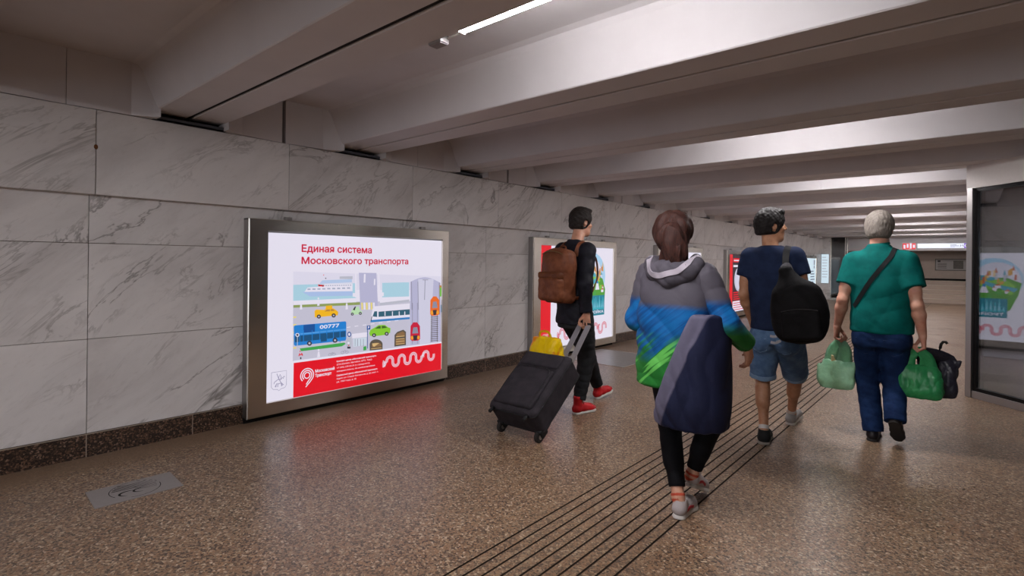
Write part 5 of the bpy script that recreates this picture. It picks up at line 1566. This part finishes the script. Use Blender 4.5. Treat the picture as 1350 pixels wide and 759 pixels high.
hair.disp = strandy(5, .0032, 230, 110)
hair.mesh('hair', hair_mat('black_hair', '#0d0b0b', '#221d1b'), cman, O)

# black backpack slung on the right shoulder
c = V(-.955, 4.235, 1.075); lo_ = unit(V(.10, .02, -1)); wi = unit(V(1, .25, .10)); wi = unit(wi - lo_ * (wi @ lo_)); dp = np.cross(lo_, wi)
if dp[1] > 0: dp = -dp                          # towards the viewer
bO = c - V(0, 0, .28)
bp = empty('backpack', tuple(bO), 'black backpack slung on the right shoulder of the person in navy t-shirt', 'backpack')
bn = fabric('black_pack_cloth', '#0b0a0b', '#111012', weave=800, rough=.75, fold=.4, scale=8)
P = lambda a, b, d: c + wi * a + lo_ * b + dp * d
S = SDF(.006)
S.box(P(.0, .05, 0), (wi, lo_, dp), (.155, .20, .085), .07); S.ell(P(.01, .06, .01), (wi, lo_, dp), (.18, .21, .11), .05); S.rc(P(-.02, -.13, 0), P(-.05, -.25, .0), .085, .045, .08)
S.disp = folds(41, .007, [(1, 0, .4), (.3, 0, 1)], .14)
pack = S.mesh('main_compartment', bn, bp, bO)
S = SDF(.006); S.box(P(.01, .13, .085), (wi, lo_, dp), (.125, .11, .035), .03); S.disp = folds(42, .004, [(1, 0, .4), (.3, 0, 1)], .12)
S.mesh('front_pocket', bn, bp, bO)
mb = MB(); mb.tube([P(a, .035 - .015 * (1 - (a / .12) ** 2), .122) - bO for a in np.linspace(-.11, .12, 9)], .0035, 6); mb.build('zip', plain('dark_zip', '#3a393c', .4, .6), bp)
mb = MB(); mb.strap(lerp_pts([P(-.06, -.235, .02) - bO, P(-.07, -.285, .0) - bO, P(-.03, -.30, -.02) - bO, P(-.01, -.25, -.02) - bO], 10), Vector(dp), .022, .006); mb.build('haul_loop', plain('grey_webbing', '#77757a', .8), bp)
bsh = bvh_of(cshirt, O)
keys = lerp_pts([P(-.05, -.22, -.05), V(-1.06, 4.33, 1.42), V(-1.065, 4.42, 1.51), V(-1.06, 4.52, 1.46), V(-1.045, 4.58, 1.36), V(-1.02, 4.60, 1.2), V(-.98, 4.5, 1.0), P(.08, .16, -.07)], 40)
pp = []
for p in keys:
    q, n, i, dist = bsh.find_nearest(p)
    pp.append(q + n * .006 if (dist < .035 or (p - q).dot(n) < 0) else p)
for _ in range(3): pp = [pp[0]] + [(pp[i - 1] + pp[i] * 2 + pp[i + 1]) / 4 for i in range(1, len(pp) - 1)] + [pp[-1]]
ctr = Vector((-1.12, 4.45, 1.25))
mb = MB(); mb.strap([p - Vector(bO) for p in pp], [(p - ctr).normalized() for p in pp], .045, .007); mb.build('shoulder_strap', plain('black_webbing', '', .8), bp, smooth='auto')
for q in (0, 1):
    mb = MB(); mb.strap(lerp_pts([P(-.13, .20 + q * .045, .03) - bO, P(-.165, .215 + q * .045, .035) - bO, P(-.195, .21 + q * .045, .02) - bO], 8), Vector(dp), .018, .004); mb.build('webbing_end', plain('pale_webbing', '#9a989c', .8), bp)

# ------------------------------------------------------------------ the person in the grey, blue and green jacket
O = (-1.21, 2.85, 0.0)
wom = empty('person', O, 'person with ponytail in grey, blue and green jacket, black leggings, walking nearest the viewpoint', 'person', 'people walking through the passage')
shL, elL, wrL = V(-1.395, 2.80, 1.305), V(-1.46, 2.79, 1.04), V(-1.40, 3.0, .955)
shR, elR, wrR = V(-1.075, 2.80, 1.305), V(-.965, 2.82, 1.06), V(-.918, 2.995, .935)
hpL, knL, anL = V(-1.285, 2.82, .80), V(-1.315, 2.925, .44), V(-1.205, 2.795, .095)
hpR, knR, anR = V(-1.115, 2.82, .80), V(-1.125, 3.04, .45), V(-1.212, 2.99, .155)
B = SDF(.005)
HB = head(B, (-1.270, 2.845, 1.512), 14, -6, .95)
B.rc((-1.24, 2.80, 1.32), HB['P'](0, -.018, -.065), .052, .045, .03)
B.loft([(.78, -1.20, 2.82, .15, .10), (.9, -1.21, 2.81, .125, .09), (1.1, -1.23, 2.80, .13, .09), (1.26, -1.236, 2.80, .145, .085), (1.34, -1.24, 2.80, .07, .055)])
B.rc(shL, shR, .046, .046, .04)
arm(B, shL, elL, wrL); arm(B, shR, elR, wrR); leg(B, hpL, knL, anL); leg(B, hpR, knR, anR)
hand(B, wrL, (.1, .8, -.4), (.6, 0, -.8), (1, .2, 0), curl=(35, 45, 30), s=.92)
hand(B, wrR, (.08, .30, -1), (-1, .2, 0), (0, 1, .3), curl=(25, 35, 25), s=.92)
foot(B, anL, (-1.187, 2.745, .012), (-.03, 1, 0), 0, .9); foot(B, anR, (-1.212, 2.95, .10), (.05, 1, 0), 24, .9)
B.mesh('body', M['skin_fair'], wom, O)
eyes(HB, wom, O)
# jacket: grey yoke, blue middle and green hem are its real colour blocks, with slanting green flashes at the change
def block_mat(name, zb, zg, slope, streak=True):
    t = NT(name); v = t.coord(); s = t.n('SeparateXYZ', Vector=v)
    h = t.math('MULTIPLY_ADD', s.outputs[0], slope, s.outputs[2])
    nz = t.noise(v, 5, 3)
    h1 = t.math('MULTIPLY_ADD', nz.outputs[0], .03, h)
    m0 = t.n('Mapping', Vector=v, Rotation=(0, math.radians(40), 0))
    mp = t.n('Mapping', Vector=m0.outputs[0], Scale=(2.2, 3, 26))
    st = t.noise(mp.outputs[0], 1.0, 2, .5)
    stre = t.ramp(st.outputs[0], [(.50, 0.0), (.56, 1.0)])
    blue = t.mix(t.ramp(t.noise(mp.outputs[0], 1.6, 3).outputs[0], [(.4, 0.0), (.62, 1.0)]), '#053f78', '#085f9e')
    green = t.mix(t.ramp(nz.outputs[0], [(.4, 0.0), (.6, 1.0)]), '#145c20', '#22762c')
    g1 = t.ramp(t.math('MULTIPLY_ADD', h, -4.0, 4.0 * zg + .5), [(.35, 0.0), (.65, 1.0)])
    if streak:
        near = t.ramp(t.math('MULTIPLY_ADD', h, -3.2, 3.2 * (zg + .05) + .5), [(.2, 0.0), (.5, 1.0)])
        g1 = t.math('MAXIMUM', g1, t.math('MULTIPLY', near, stre))
    c = t.mix(g1, blue, green)
    if streak:
        lf = t.math('MULTIPLY', t.ramp(st.outputs[0], [(.60, 0.0), (.64, 1.0)]), near)
        c = t.mix(lf, c, '#5fb552')
    grey = t.mix(nz.outputs[0], '#434048', '#524e57')
    c = t.mix(t.ramp(t.math('MULTIPLY_ADD', h1, 30.0, -30.0 * zb + .5), [(.0, 0.0), (1.0, 1.0)]), c, grey)
    big = t.noise(v, 8, 3, .5, .6)
    return t.pbr(c, .6, 0, t.bump(big.outputs[0], .25, .02), Sheen__Weight=.02)
jm = block_mat('colour_block_jacket', 1.155, .86, .0)
S = SDF(.0065)
S.loft([(.70, -1.255, 2.82, .190, .148), (.80, -1.25, 2.815, .198, .15), (.95, -1.245, 2.81, .194, .145), (1.10, -1.24, 2.80, .196, .138), (1.22, -1.238, 2.80, .190, .125), (1.31, -1.238, 2.80, .150, .10), (1.385, -1.243, 2.802, .075, .075)], pw=2.3)
S.rc(shL + V(.03, 0, -.005), shR - V(.03, 0, .005), .062, .062, .05)
S.rc((-1.243, 2.81, 1.36), (-1.25, 2.83, 1.46), .055, .065, .01, '-')
S.disp = folds(51, .015, [(1, 0, .9), (.8, 0, 1), (.3, .2, 1)], .15)
jack = S.mesh('jacket', jm, wom, O)
for sh, el, wr, sd in ((shL, elL, wrL, 1), (shR, elR, wrR, 2)):
    S = SDF(.006)
    S.rc(sh, el, .066, .060, .03); S.rc(el, el + (wr - el) * .93, .060, .050, .03, cap=True)
    S.disp = folds(60 + sd, .007, [unit(el - sh), (1, 0, 1)], .09)
    sl = S.mesh('sleeve', block_mat('colour_block_sleeve_%d' % sd, 1.19, 1.035 if sd == 2 else .99, .0, False), jack, O)
    d_ = unit(wr - el); e_ = el + (wr - el) * .93
    S = SDF(.005); S.rc(e_ - d_ * .045, e_ + d_ * .015, .048, .043, 0, cap=True); S.clip(e_ - d_ * .045, -d_)
    S.mesh('cuff', fabric('green_cuff', '#145c20', '#22762c'), jack, O)
# hood lying on the back
hoodm = fabric('grey_hood', '#454249', '#514d55', weave=1200, fold=.3)
S = SDF(.006)
S.ell((-1.225, 2.715, 1.315), ((1, 0, 0), (0, 1, .35), (0, -.35, 1)), (.135, .055, .075), .03)
S.rc((-1.355, 2.76, 1.36), (-1.33, 2.84, 1.39), .035, .028, .03); S.rc((-1.105, 2.76, 1.36), (-1.14, 2.84, 1.39), .035, .028, .03)
S.rc((-1.355, 2.755, 1.355), (-1.225, 2.70, 1.285), .032, .04, .04); S.rc((-1.105, 2.755, 1.355), (-1.225, 2.70, 1.285), .032, .04, .04)
S.disp = folds(71, .008, [(1, 0, .8), (0, .3, 1)], .08)
hood = S.mesh('hood', hoodm, jack, O)
mb = MB(); bvh_h = bvh_of(hood, O)
pts = lerp_pts([(-1.365, 2.80, 1.42), (-1.33, 2.6, 1.345), (-1.27, 2.6, 1.315), (-1.20, 2.6, 1.33), (-1.14, 2.6, 1.365), (-1.10, 2.80, 1.43)], 22)
Q, N_ = drape(bvh_h, pts, [(0, 1, -.25)] * 22, .002); mb.strap([q - Vector(O) for q in Q], N_, .03, .006); mb.build('hood_lining', fabric('pale_grey_lining', '#a19aa3', '#8f8992', fold=.1), hood, smooth='auto')
# navy jacket tied round the hips, its pale grey lining edge showing
S = SDF(.0065)
S.loft([(.50, -1.145, 2.815, .185, .150), (.60, -1.145, 2.81, .196, .172), (.75, -1.14, 2.81, .190, .178), (.90, -1.135, 2.805, .182, .172), (1.02, -1.125, 2.80, .170, .158), (1.10, -1.12, 2.80, .158, .150)], pw=2.4)
S.clip((-1.20, 2.8, .85), unit(V(-1, 0, .42)), .02)
S.disp = folds(81, .012, [(1, 0, .35), (1, .3, .1), (.9, -.4, .25)], .12, .8)
tn = NT('navy_jacket_with_grey_edge'); v = tn.coord(); sx = tn.n('SeparateXYZ', Vector=v)
dd = tn.math('MULTIPLY_ADD', sx.outputs[2], -.42, sx.outputs[0])          # distance from the slanting front edge
dd = tn.math('MULTIPLY_ADD', tn.noise(v, 6, 3).outputs[0], .04, dd)
edge = tn.ramp(tn.math('MULTIPLY_ADD', dd, 5.0, 5.0 * .245), [(.0, 1.0), (.06, 0.0)])
cc = tn.mix(edge, tn.mix(tn.noise(v, 7, 3).outputs[0], '#11152b', '#191e3a'), '#5b586b')
tied = S.mesh('tied_jacket', tn.pbr(cc, .75, 0, tn.bump(tn.noise(v, 9, 3, .5, .6).outputs[0], .25, .02)), wom, O)
S = SDF(.006); S.rc((-1.01, 2.70, .98), (-1.19, 2.655, .955), .022, .026, .02); S.rc((-1.19, 2.655, .955), (-1.33, 2.69, .93), .026, .018, .02); S.disp = folds(83, .004, [(1, 0, 0)], .05)
lg = fabric('black_leggings', '#08080b', '#0d0d11', weave=1600, rough=.75, fold=.1)
S = SDF(.006)
S.loft([(.74, -1.2, 2.815, .165, .125), (.84, -1.2, 2.815, .155, .118), (.92, -1.205, 2.81, .14, .10)], pw=2.3)
for h, k_, a in ((hpL, knL, anL), (hpR, knR, anR)):
    S.rc(h + V(0, -.01, -.02), k_, .098, .062, .03); e = k_ + (a - k_) * .86; S.rc(k_, e, .060, .044, .03, cap=True); S.rc(k_ + (a - k_) * .2 + V(0, -.02, 0), k_ + (a - k_) * .5 + V(0, -.018, 0), .052, .050, .03)
S.mesh('leggings', lg, wom, O)
coral = fabric('coral_sock', '#b8503c', '#a84434', weave=700, rough=.9); 
trainer = plain('grey_white_trainer', '#a39b9a', .65, bump=.3, scale=260); wsole = plain('white_sole', '#c4c0ba', .6)
for a, kn in ((anL, knL), (anR, knR)):
    S = SDF(.005); d_ = unit(kn - a); S.rc(a - d_ * .005, a + d_ * .022, .036, .037, .01, cap=True); S.mesh('sock', coral, wom, O)
shoe(wom, O, (-1.187, 2.738, 0), (-.03, 1, 0), 0, trainer, wsole, L=.25, collar=.08, sole_h=.032, lace=wsole, accent=plain('red_trim', '#a8323a', .6), w=.92)
shoe(wom, O, (-1.212, 2.945, .105), (.05, 1, 0), 24, trainer, wsole, L=.25, collar=.08, sole_h=.032, lace=wsole, accent=plain('red_trim', '', .6), w=.92)
brown = hair_mat('dark_brown_hair', '#1c1110', '#43251d', (60, 60, 9))
P = HB['P']
S = hair_cap(HB, .0045, .032, .062, -.09)
S.ell(P(0, -.05, .03), (HB['r'], HB['f'], HB['u']), (.102, .08, .10), .03)
S.disp = strandy(11, .008, 110, 25)
wh = S.mesh('hair', brown, wom, O)
S = SDF(.0045)
tail = lerp_pts([P(0, -.105, .02), P(.01, -.145, -.0), P(.03, -.145, -.07), P(.045, -.125, -.15), P(.03, -.105, -.215)], 9)
rr = [.03, .044, .052, .056, .056, .052, .044, .032, .014]
for i in range(8): S.rc(tail[i], tail[i + 1], rr[i], rr[i + 1], .02)
for q, e in ((-.05, -.16), (.075, -.14), (.0, -.2)): S.rc(P(q * .6, -.12, -.05), P(q, -.10, e), .022, .006, .02)
S.disp = strandy(12, .010, 140, 16)
S.mesh('ponytail', brown, wh, O)
mb = MB(); cpt = V(tail[0]); 
mb.tube([V(P(0, -.118, .015)) + (HB['r'] * math.cos(a) + HB['u'] * math.sin(a)) * .033 - V(O) for a in np.linspace(0, 2 * PI, 21)[:-1]], .006, 8, closed=True); mb.build('hair_tie', plain('hair_tie', '#2a1a1a', .8), wh, smooth=True)
# ------------------------------------------------------------------ the person in black pulling a suitcase
O = (-2.79, 4.15, 0.0)
hman = empty('person', O, 'person in black jacket and red sneakers pulling a suitcase past the second light box', 'person', 'people walking through the passage')
blackj = fabric('black_jacket_cloth', '#15151b', '#1c1c24', weave=1300, rough=.6, fold=.25, scale=9); dark_tr = fabric('charcoal_trousers', '#1c1d1f', '#242527', weave=1400, rough=.8)
shR, elR, wrR = V(-2.635, 4.09, 1.475), V(-2.595, 3.99, 1.17), V(-2.60, 4.02, .91)
shL, elL, wrL = V(-2.975, 4.16, 1.48), V(-3.02, 4.17, 1.18), V(-2.99, 4.38, 1.03)
hpR, knR, anR = V(-2.71, 4.11, .90), V(-2.70, 4.19, .485), V(-2.688, 4.045, .10)
hpL, knL, anL = V(-2.885, 4.14, .90), V(-2.86, 4.42, .52), V(-2.84, 4.62, .11)
B = SDF(.005)
HA = head(B, (-2.805, 4.235, 1.742), -22, -4, 1.02)
B.rc((-2.80, 4.14, 1.50), HA['P'](0, -.018, -.065), .062, .054, .03)
B.loft([(.86, -2.797, 4.12, .15, .10), (1.05, -2.798, 4.115, .14, .095), (1.25, -2.80, 4.12, .155, .10), (1.42, -2.803, 4.125, .16, .09), (1.52, -2.804, 4.13, .08, .06)], -.17)
B.rc(shL, shR, .055, .055, .04)
arm(B, shL, elL, wrL); arm(B, shR, elR, wrR); leg(B, hpL, knL, anL); leg(B, hpR, knR, anR)
gripA = hand(B, wrR, (0, .12, -1), (-.1, -1, -.1), (-1, 0, 0), curl=(58, 78, 45), s=1.05)
hand(B, wrL, (.1, .9, -.3), (1, 0, -.2), (0, .2, 1), curl=(25, 35, 25))
foot(B, anR, (-2.70, 3.99, .012), (.2, 1, 0), 0); foot(B, anL, (-2.845, 4.59, .016), (.1, 1, 0), -10, .95)
B.mesh('body', M['skin_fair'], hman, O)
eyes(HA, hman, O)
S = SDF(.0065)
S.loft([(.80, -2.797, 4.115, .175, .132), (.92, -2.797, 4.115, .174, .130), (1.08, -2.798, 4.115, .172, .126), (1.26, -2.80, 4.12, .182, .126), (1.41, -2.803, 4.125, .178, .11), (1.49, -2.804, 4.13, .125, .088), (1.545, -2.804, 4.135, .075, .072), (1.575, -2.804, 4.14, .07, .068)], -.17, 2.3)
S.rc(shL + V(.03, 0, 0), shR - V(.03, 0, 0), .066, .066, .05)
for sh, el, wr in ((shL, elL, wrL), (shR, elR, wrR)):
    S.rc(sh, el, .070, .060, .035); S.rc(el, el + (wr - el) * .93, .060, .050, .03, cap=True)
S.rc((-2.804, 4.14, 1.555), (-2.804, 4.16, 1.66), .058, .066, .008, '-')
S.disp = folds(91, .009, [(1, 0, .9), (.2, 0, 1), (-.7, 0, 1)], .12)
ajack = S.mesh('jacket', blackj, hman, O)
S = SDF(.0065)
S.loft([(.76, -2.797, 4.12, .168, .125), (.86, -2.797, 4.12, .165, .122), (.92, -2.797, 4.12, .15, .11)], -.17, 2.3)
for h, k_, a in ((hpL, knL, anL), (hpR, knR, anR)):
    S.rc(h + V(0, 0, -.04), k_, .097, .080, .03); S.rc(h + V(0, .005, -.01), h + (k_ - h) * .6, .094, .092, .03); S.rc(k_, k_ + (a - k_) * .93, .080, .054, .03, cap=True)
S.disp = folds(97, .007, [(.2, .3, 1), (.5, 0, 1)], .08)
S.mesh('trousers', dark_tr, hman, O)
redu = plain('red_sneaker', '#b3191f', .55, bump=.3, scale=160); wsole = plain('white_sole', '', .6)
shoe(hman, O, (-2.70, 3.978, 0), (.2, 1, 0), 0, redu, wsole, L=.29, high=.045, collar=.095, sole_h=.032, lace=plain('red_lace', '#d8484a', .8))
shoe(hman, O, (-2.845, 4.57, .0), (.1, 1, 0), -10, redu, wsole, L=.29, high=.045, collar=.095, sole_h=.032)
S = hair_cap(HA, .0045, .020, .052, -.070)
S.ell(HA['P'](0, .03, .11), (HA['r'], HA['f'], HA['u']), (.06, .07, .028), .02)
S.disp = strandy(15, .003, 220, 100)
S.mesh('hair', hair_mat('black_hair_short', '#0e0b0a', '#241b17'), hman, O)

# brown backpack
an_ = -.17
R_ = V(math.cos(an_), math.sin(an_), 0); F_ = V(-math.sin(an_), math.cos(an_), 0); U_ = unit(V(0, 0, 1) + F_ * .05)
c = V(-2.825, 3.915, 1.235); bO = c - V(0, 0, .24)
bp = empty('backpack', tuple(bO), 'brown leather backpack on the back of the person in black jacket', 'backpack')
brl = fabric('brown_leather', '#5e3522', '#70432e', weave=300, rough=.5, fold=.3, scale=14, sheen=0)
P = lambda a, b, d: c + R_ * a + F_ * b + U_ * d
S = SDF(.006); S.box(P(0, 0, 0), (R_, F_, U_), (.160, .085, .235), .06); S.ell(P(0, -.02, .08), (R_, F_, U_), (.165, .10, .17), .05); S.disp = folds(101, .006, [(1, 0, .8), (.2, 0, 1)], .12)
bpk = S.mesh('main_compartment', brl, bp, bO)
S = SDF(.006); S.box(P(0, -.095, -.11), (R_, F_, U_), (.135, .05, .105), .035); S.disp = folds(102, .005, [(1, 0, .5), (.2, 0, 1)], .1)
S.mesh('front_pocket', brl, bp, bO)
S = SDF(.006); S.box(P(0, -.10, .01), (R_, F_, U_), (.14, .045, .03), .02); S.mesh('pocket_flap', fabric('brown_leather_dark', '#55301f', '#63391f', weave=300, rough=.5), bp, bO)
mb = MB(); mb.tube([P(a, -.103 - .02 * (1 - (a / .13) ** 2), .20 + .03 * (1 - (a / .13) ** 2)) - bO for a in np.linspace(-.13, .13, 11)], .004, 6); mb.build('zip', plain('brass_zip', '#7a6a48', .4, .8), bp)
mb = MB(); mb.tube(lerp_pts([P(-.04, .03, .225) - bO, P(-.03, .03, .27) - bO, P(.03, .03, .27) - bO, P(.04, .03, .225) - bO], 12), .008, 8); mb.build('haul_loop', brl, bp, smooth=True)
bsh = bvh_of(ajack, O)
for q in (-1, 1):
    K = [P(q * .10, .07, .19), V(-2.803 + q * .115 , 4.03, 1.50), V(-2.803 + q * .12, 4.12, 1.545), V(-2.79 + q * .125, 4.22, 1.47), V(-2.78 + q * .13, 4.27, 1.35), V(-2.78 + q * .15, 4.24, 1.2), V(-2.79 + q * .185, 4.12, 1.08), P(q * .14, .06, -.19)]
    K = [V(k_) for k_ in K]
    pp = []
    for p in lerp_pts(K, 40):
        g_, n, i, dist = bsh.find_nearest(p)
        pp.append(g_ + n * .006 if (dist < .04 or (p - g_).dot(n) < 0) else p)
    for _ in range(3): pp = [pp[0]] + [(pp[i - 1] + pp[i] * 2 + pp[i + 1]) / 4 for i in range(1, len(pp) - 1)] + [pp[-1]]
    ctr = Vector((-2.80, 4.12, 1.3))
    mb = MB(); mb.strap([p - Vector(bO) for p in pp], [(p - ctr).normalized() for p in pp], .045, .008); mb.build('shoulder_strap', brl, bp, smooth='auto')

# suitcase tilted on its wheels
ax = unit(V(0, .79, .613)); nn = unit(V(0, -.613, .79)); rx = V(1, 0, 0)
c0 = V(-2.665, 3.12, .130)
P = lambda a, s_, n_: c0 + rx * a + ax * s_ + nn * n_
sO = V(-2.665, 3.2, 0)
case = empty('suitcase', tuple(sO), 'dark grey wheeled suitcase tilted back, pulled by the person in black jacket', 'suitcase')
cloth = fabric('suitcase_cloth', '#2a272b', '#322e33', weave=700, rough=.75, fold=.12, scale=6)
S = SDF(.007); S.box(P(0, .33, 0), (rx, ax, nn), (.235, .31, .125), .045); S.disp = folds(111, .003, [(1, 0, 0), (0, 1, 1)], .2)
S.mesh('case_body', cloth, case, sO)
S = SDF(.007); S.box(P(0, .25, .125), (rx, ax, nn), (.19, .19, .028), .022); S.disp = folds(112, .003, [(1, 0, 0), (0, 1, 1)], .16); S.mesh('front_pocket', cloth, case, sO)
S = SDF(.007); S.box(P(0, .54, .122), (rx, ax, nn), (.19, .07, .022), .018); S.mesh('front_pocket', cloth, case, sO)
pip = plain('black_piping', '#121214', .6)
for n_ in (-.085, .085):
    lp_ = []
    for sx, sy in ((1, 1), (-1, 1), (-1, -1), (1, -1)):
        for a in np.linspace(0, PI / 2, 6):
            cx = sx * (.235 - .045); cy_ = .33 + sy * (.31 - .045)
            st = {(1, 1): 0, (-1, 1): PI / 2, (-1, -1): PI, (1, -1): 1.5 * PI}[(sx, sy)]
            lp_.append(P(cx + .047 * math.cos(st + a), cy_ + .047 * math.sin(st + a), n_) - sO)
    mb = MB(); mb.tube(lp_, .005, 8, closed=True); mb.build('piping', pip, case, smooth=True)
mb = MB(); mb.tube(lerp_pts([P(-.17, .075, .152) - sO, P(-.175, .30, .156) - sO, P(-.15, .43, .156) - sO, P(0, .44, .156) - sO, P(.15, .43, .156) - sO, P(.175, .30, .156) - sO, P(.17, .075, .152) - sO], 30), .004, 6); mb.build('zip', plain('dark_zip', '', .4), case)
for q in (-1, 1):
    bm = bmesh.new(); bmesh.ops.create_cone(bm, cap_ends=True, segments=24, radius1=.045, radius2=.045, depth=.035)
    bmesh.ops.bevel(bm, geom=[e for e in bm.edges if abs(e.verts[0].co.z - e.verts[1].co.z) < .001], offset=.006, segments=2, affect='EDGES')
    w0 = P(q * .19, 0.0, -.115); w0[2] = .045
    mb = MB(); mb.frombm(bm, 0, 0, Matrix.Translation(Vector(w0 - sO)) @ Matrix.Rotation(PI / 2, 4, 'Y')); wo = mb.build('wheel', rubber, case, smooth='auto')
    bm = bmesh.new(); bmesh.ops.create_cone(bm, cap_ends=True, segments=16, radius1=.02, radius2=.02, depth=.039)
    mb = MB(); mb.frombm(bm, 0, 0, Matrix.Translation(Vector(w0 - sO)) @ Matrix.Rotation(PI / 2, 4, 'Y')); mb.build('hub', M['brushed'], wo)
    S = SDF(.005); S.box(P(q * .19, .045, -.10), (rx, ax, nn), (.034, .04, .04), .012); S.mesh('wheel_housing', pip, case, sO)
    mb = MB(); mb.frombm(bmesh.new()) if False else None
    mb.tube([P(q * .17, .02, .10) - sO, P(q * .17, -.03, .115) - sO], .014, 10); mb.build('stand_foot', pip, case, smooth=True)
# telescopic handle: two flat aluminium rails and a grip in the hand
gp = V(gripA)
top_s = (gp - c0) @ ax
ngr = (gp - c0) @ nn
alu = plain('pale_aluminium', '#a5a3aa', .4, .55)
gx = gp[0] - c0[0]
for q in (-1, 1):
    mb = MB(); e = .048
    a0 = P(gx * .9 + q * e, .60, -.085) - sO; a1 = P(gx + q * e * .9, top_s, ngr) - sO
    mb.strap([a0, a0 * .5 + a1 * .5, a1], Vector(nn), .046, .014); mb.build('handle_rail', alu, case)
    S = SDF(.005); S.box(P(gx * .9 + q * e, .635, -.085), (rx, ax, nn), (.028, .02, .018), .006); S.mesh('rail_collar', pip, case, sO)
S = SDF(.005); S.rc(P(gx - .075, top_s, ngr), P(gx + .075, top_s, ngr), .014, .014, 0); S.mesh('grip', plain('black_grip', '#111113', .5), case, sO)
# yellow bag riding on the suitcase
yc = V(-2.745, 3.63, .60)
yb = empty('yellow_bag', tuple(yc - V(0, 0, .13)), 'yellow and orange bag riding on top of the dark suitcase', 'bag')
ym = NT('yellow_printed_bag'); v = ym.coord(); nz = ym.noise(v, 7, 2)
ycol = ym.mix(ym.ramp(nz.outputs[0], [(.52, 0.0), (.6, 1.0)]), '#d8b400', '#d07a10')
ymat = ym.pbr(ycol, .4, 0, ym.bump(ym.noise(v, 14, 4, .6, .8).outputs[0], .5, .02))
S = SDF(.006)
S.loft([(yc[2] - .13, yc[0], yc[1], .13, .08), (yc[2] - .08, yc[0], yc[1], .145, .095), (yc[2] + .03, yc[0], yc[1], .14, .085), (yc[2] + .125, yc[0] + .01, yc[1], .125, .04)], 0, 3.2)
S.disp = folds(121, .007, [(1, 0, .6), (-.5, 0, 1)], .08)
S.mesh('bag_body', ymat, yb, yc - V(0, 0, .13))
mb = MB(); mb.strap(lerp_pts([(-.06, -.02, .24), (-.04, -.03, .30), (.04, -.03, .305), (.07, -.02, .24)], 14), Vector((0, 1, 0)), .02, .003); mb.build('handle', ymat, yb)
# ------------------------------------------------------------------ camera, world, view
cam = bpy.data.cameras.new('camera'); co = bpy.data.objects.new('camera', cam); COL.objects.link(co)
cam.sensor_width = 36; cam.sensor_fit = 'HORIZONTAL'
F_PX = 703.0
cam.lens = 36 * F_PX / 1350
cam.shift_x = 0.0
cam.shift_y = -(379.5 - 344.0) / 1350
cam.clip_start = 0.05; cam.clip_end = 200
yaw, roll = math.radians(40.9), math.radians(0.65)
co.location = (0, 0, 1.37)
co.matrix_world = Matrix.Translation((0, 0, 1.37)) @ Matrix.Rotation(yaw, 4, 'Z') @ Matrix.Rotation(PI / 2, 4, 'X') @ Matrix.Rotation(roll, 4, 'Z')
sc.camera = co
w = bpy.data.worlds.new('world'); sc.world = w; w.use_nodes = True
w.node_tree.nodes['Background'].inputs[0].default_value = (.88, .92, 1.0, 1)
w.node_tree.nodes['Background'].inputs[1].default_value = 2.0
sc.view_settings.view_transform = 'Standard'; sc.view_settings.look = 'None'
sc.view_settings.exposure = 0.0; sc.view_settings.gamma = 1.0; sc.view_settings.use_curve_mapping = False
cy = sc.cycles
cy.use_denoising = True
cy.max_bounces = 8; cy.diffuse_bounces = 6; cy.glossy_bounces = 5; cy.transmission_bounces = 6; cy.transparent_max_bounces = 12
cy.sample_clamp_indirect = 6.0; cy.caustics_reflective = False; cy.caustics_refractive = False
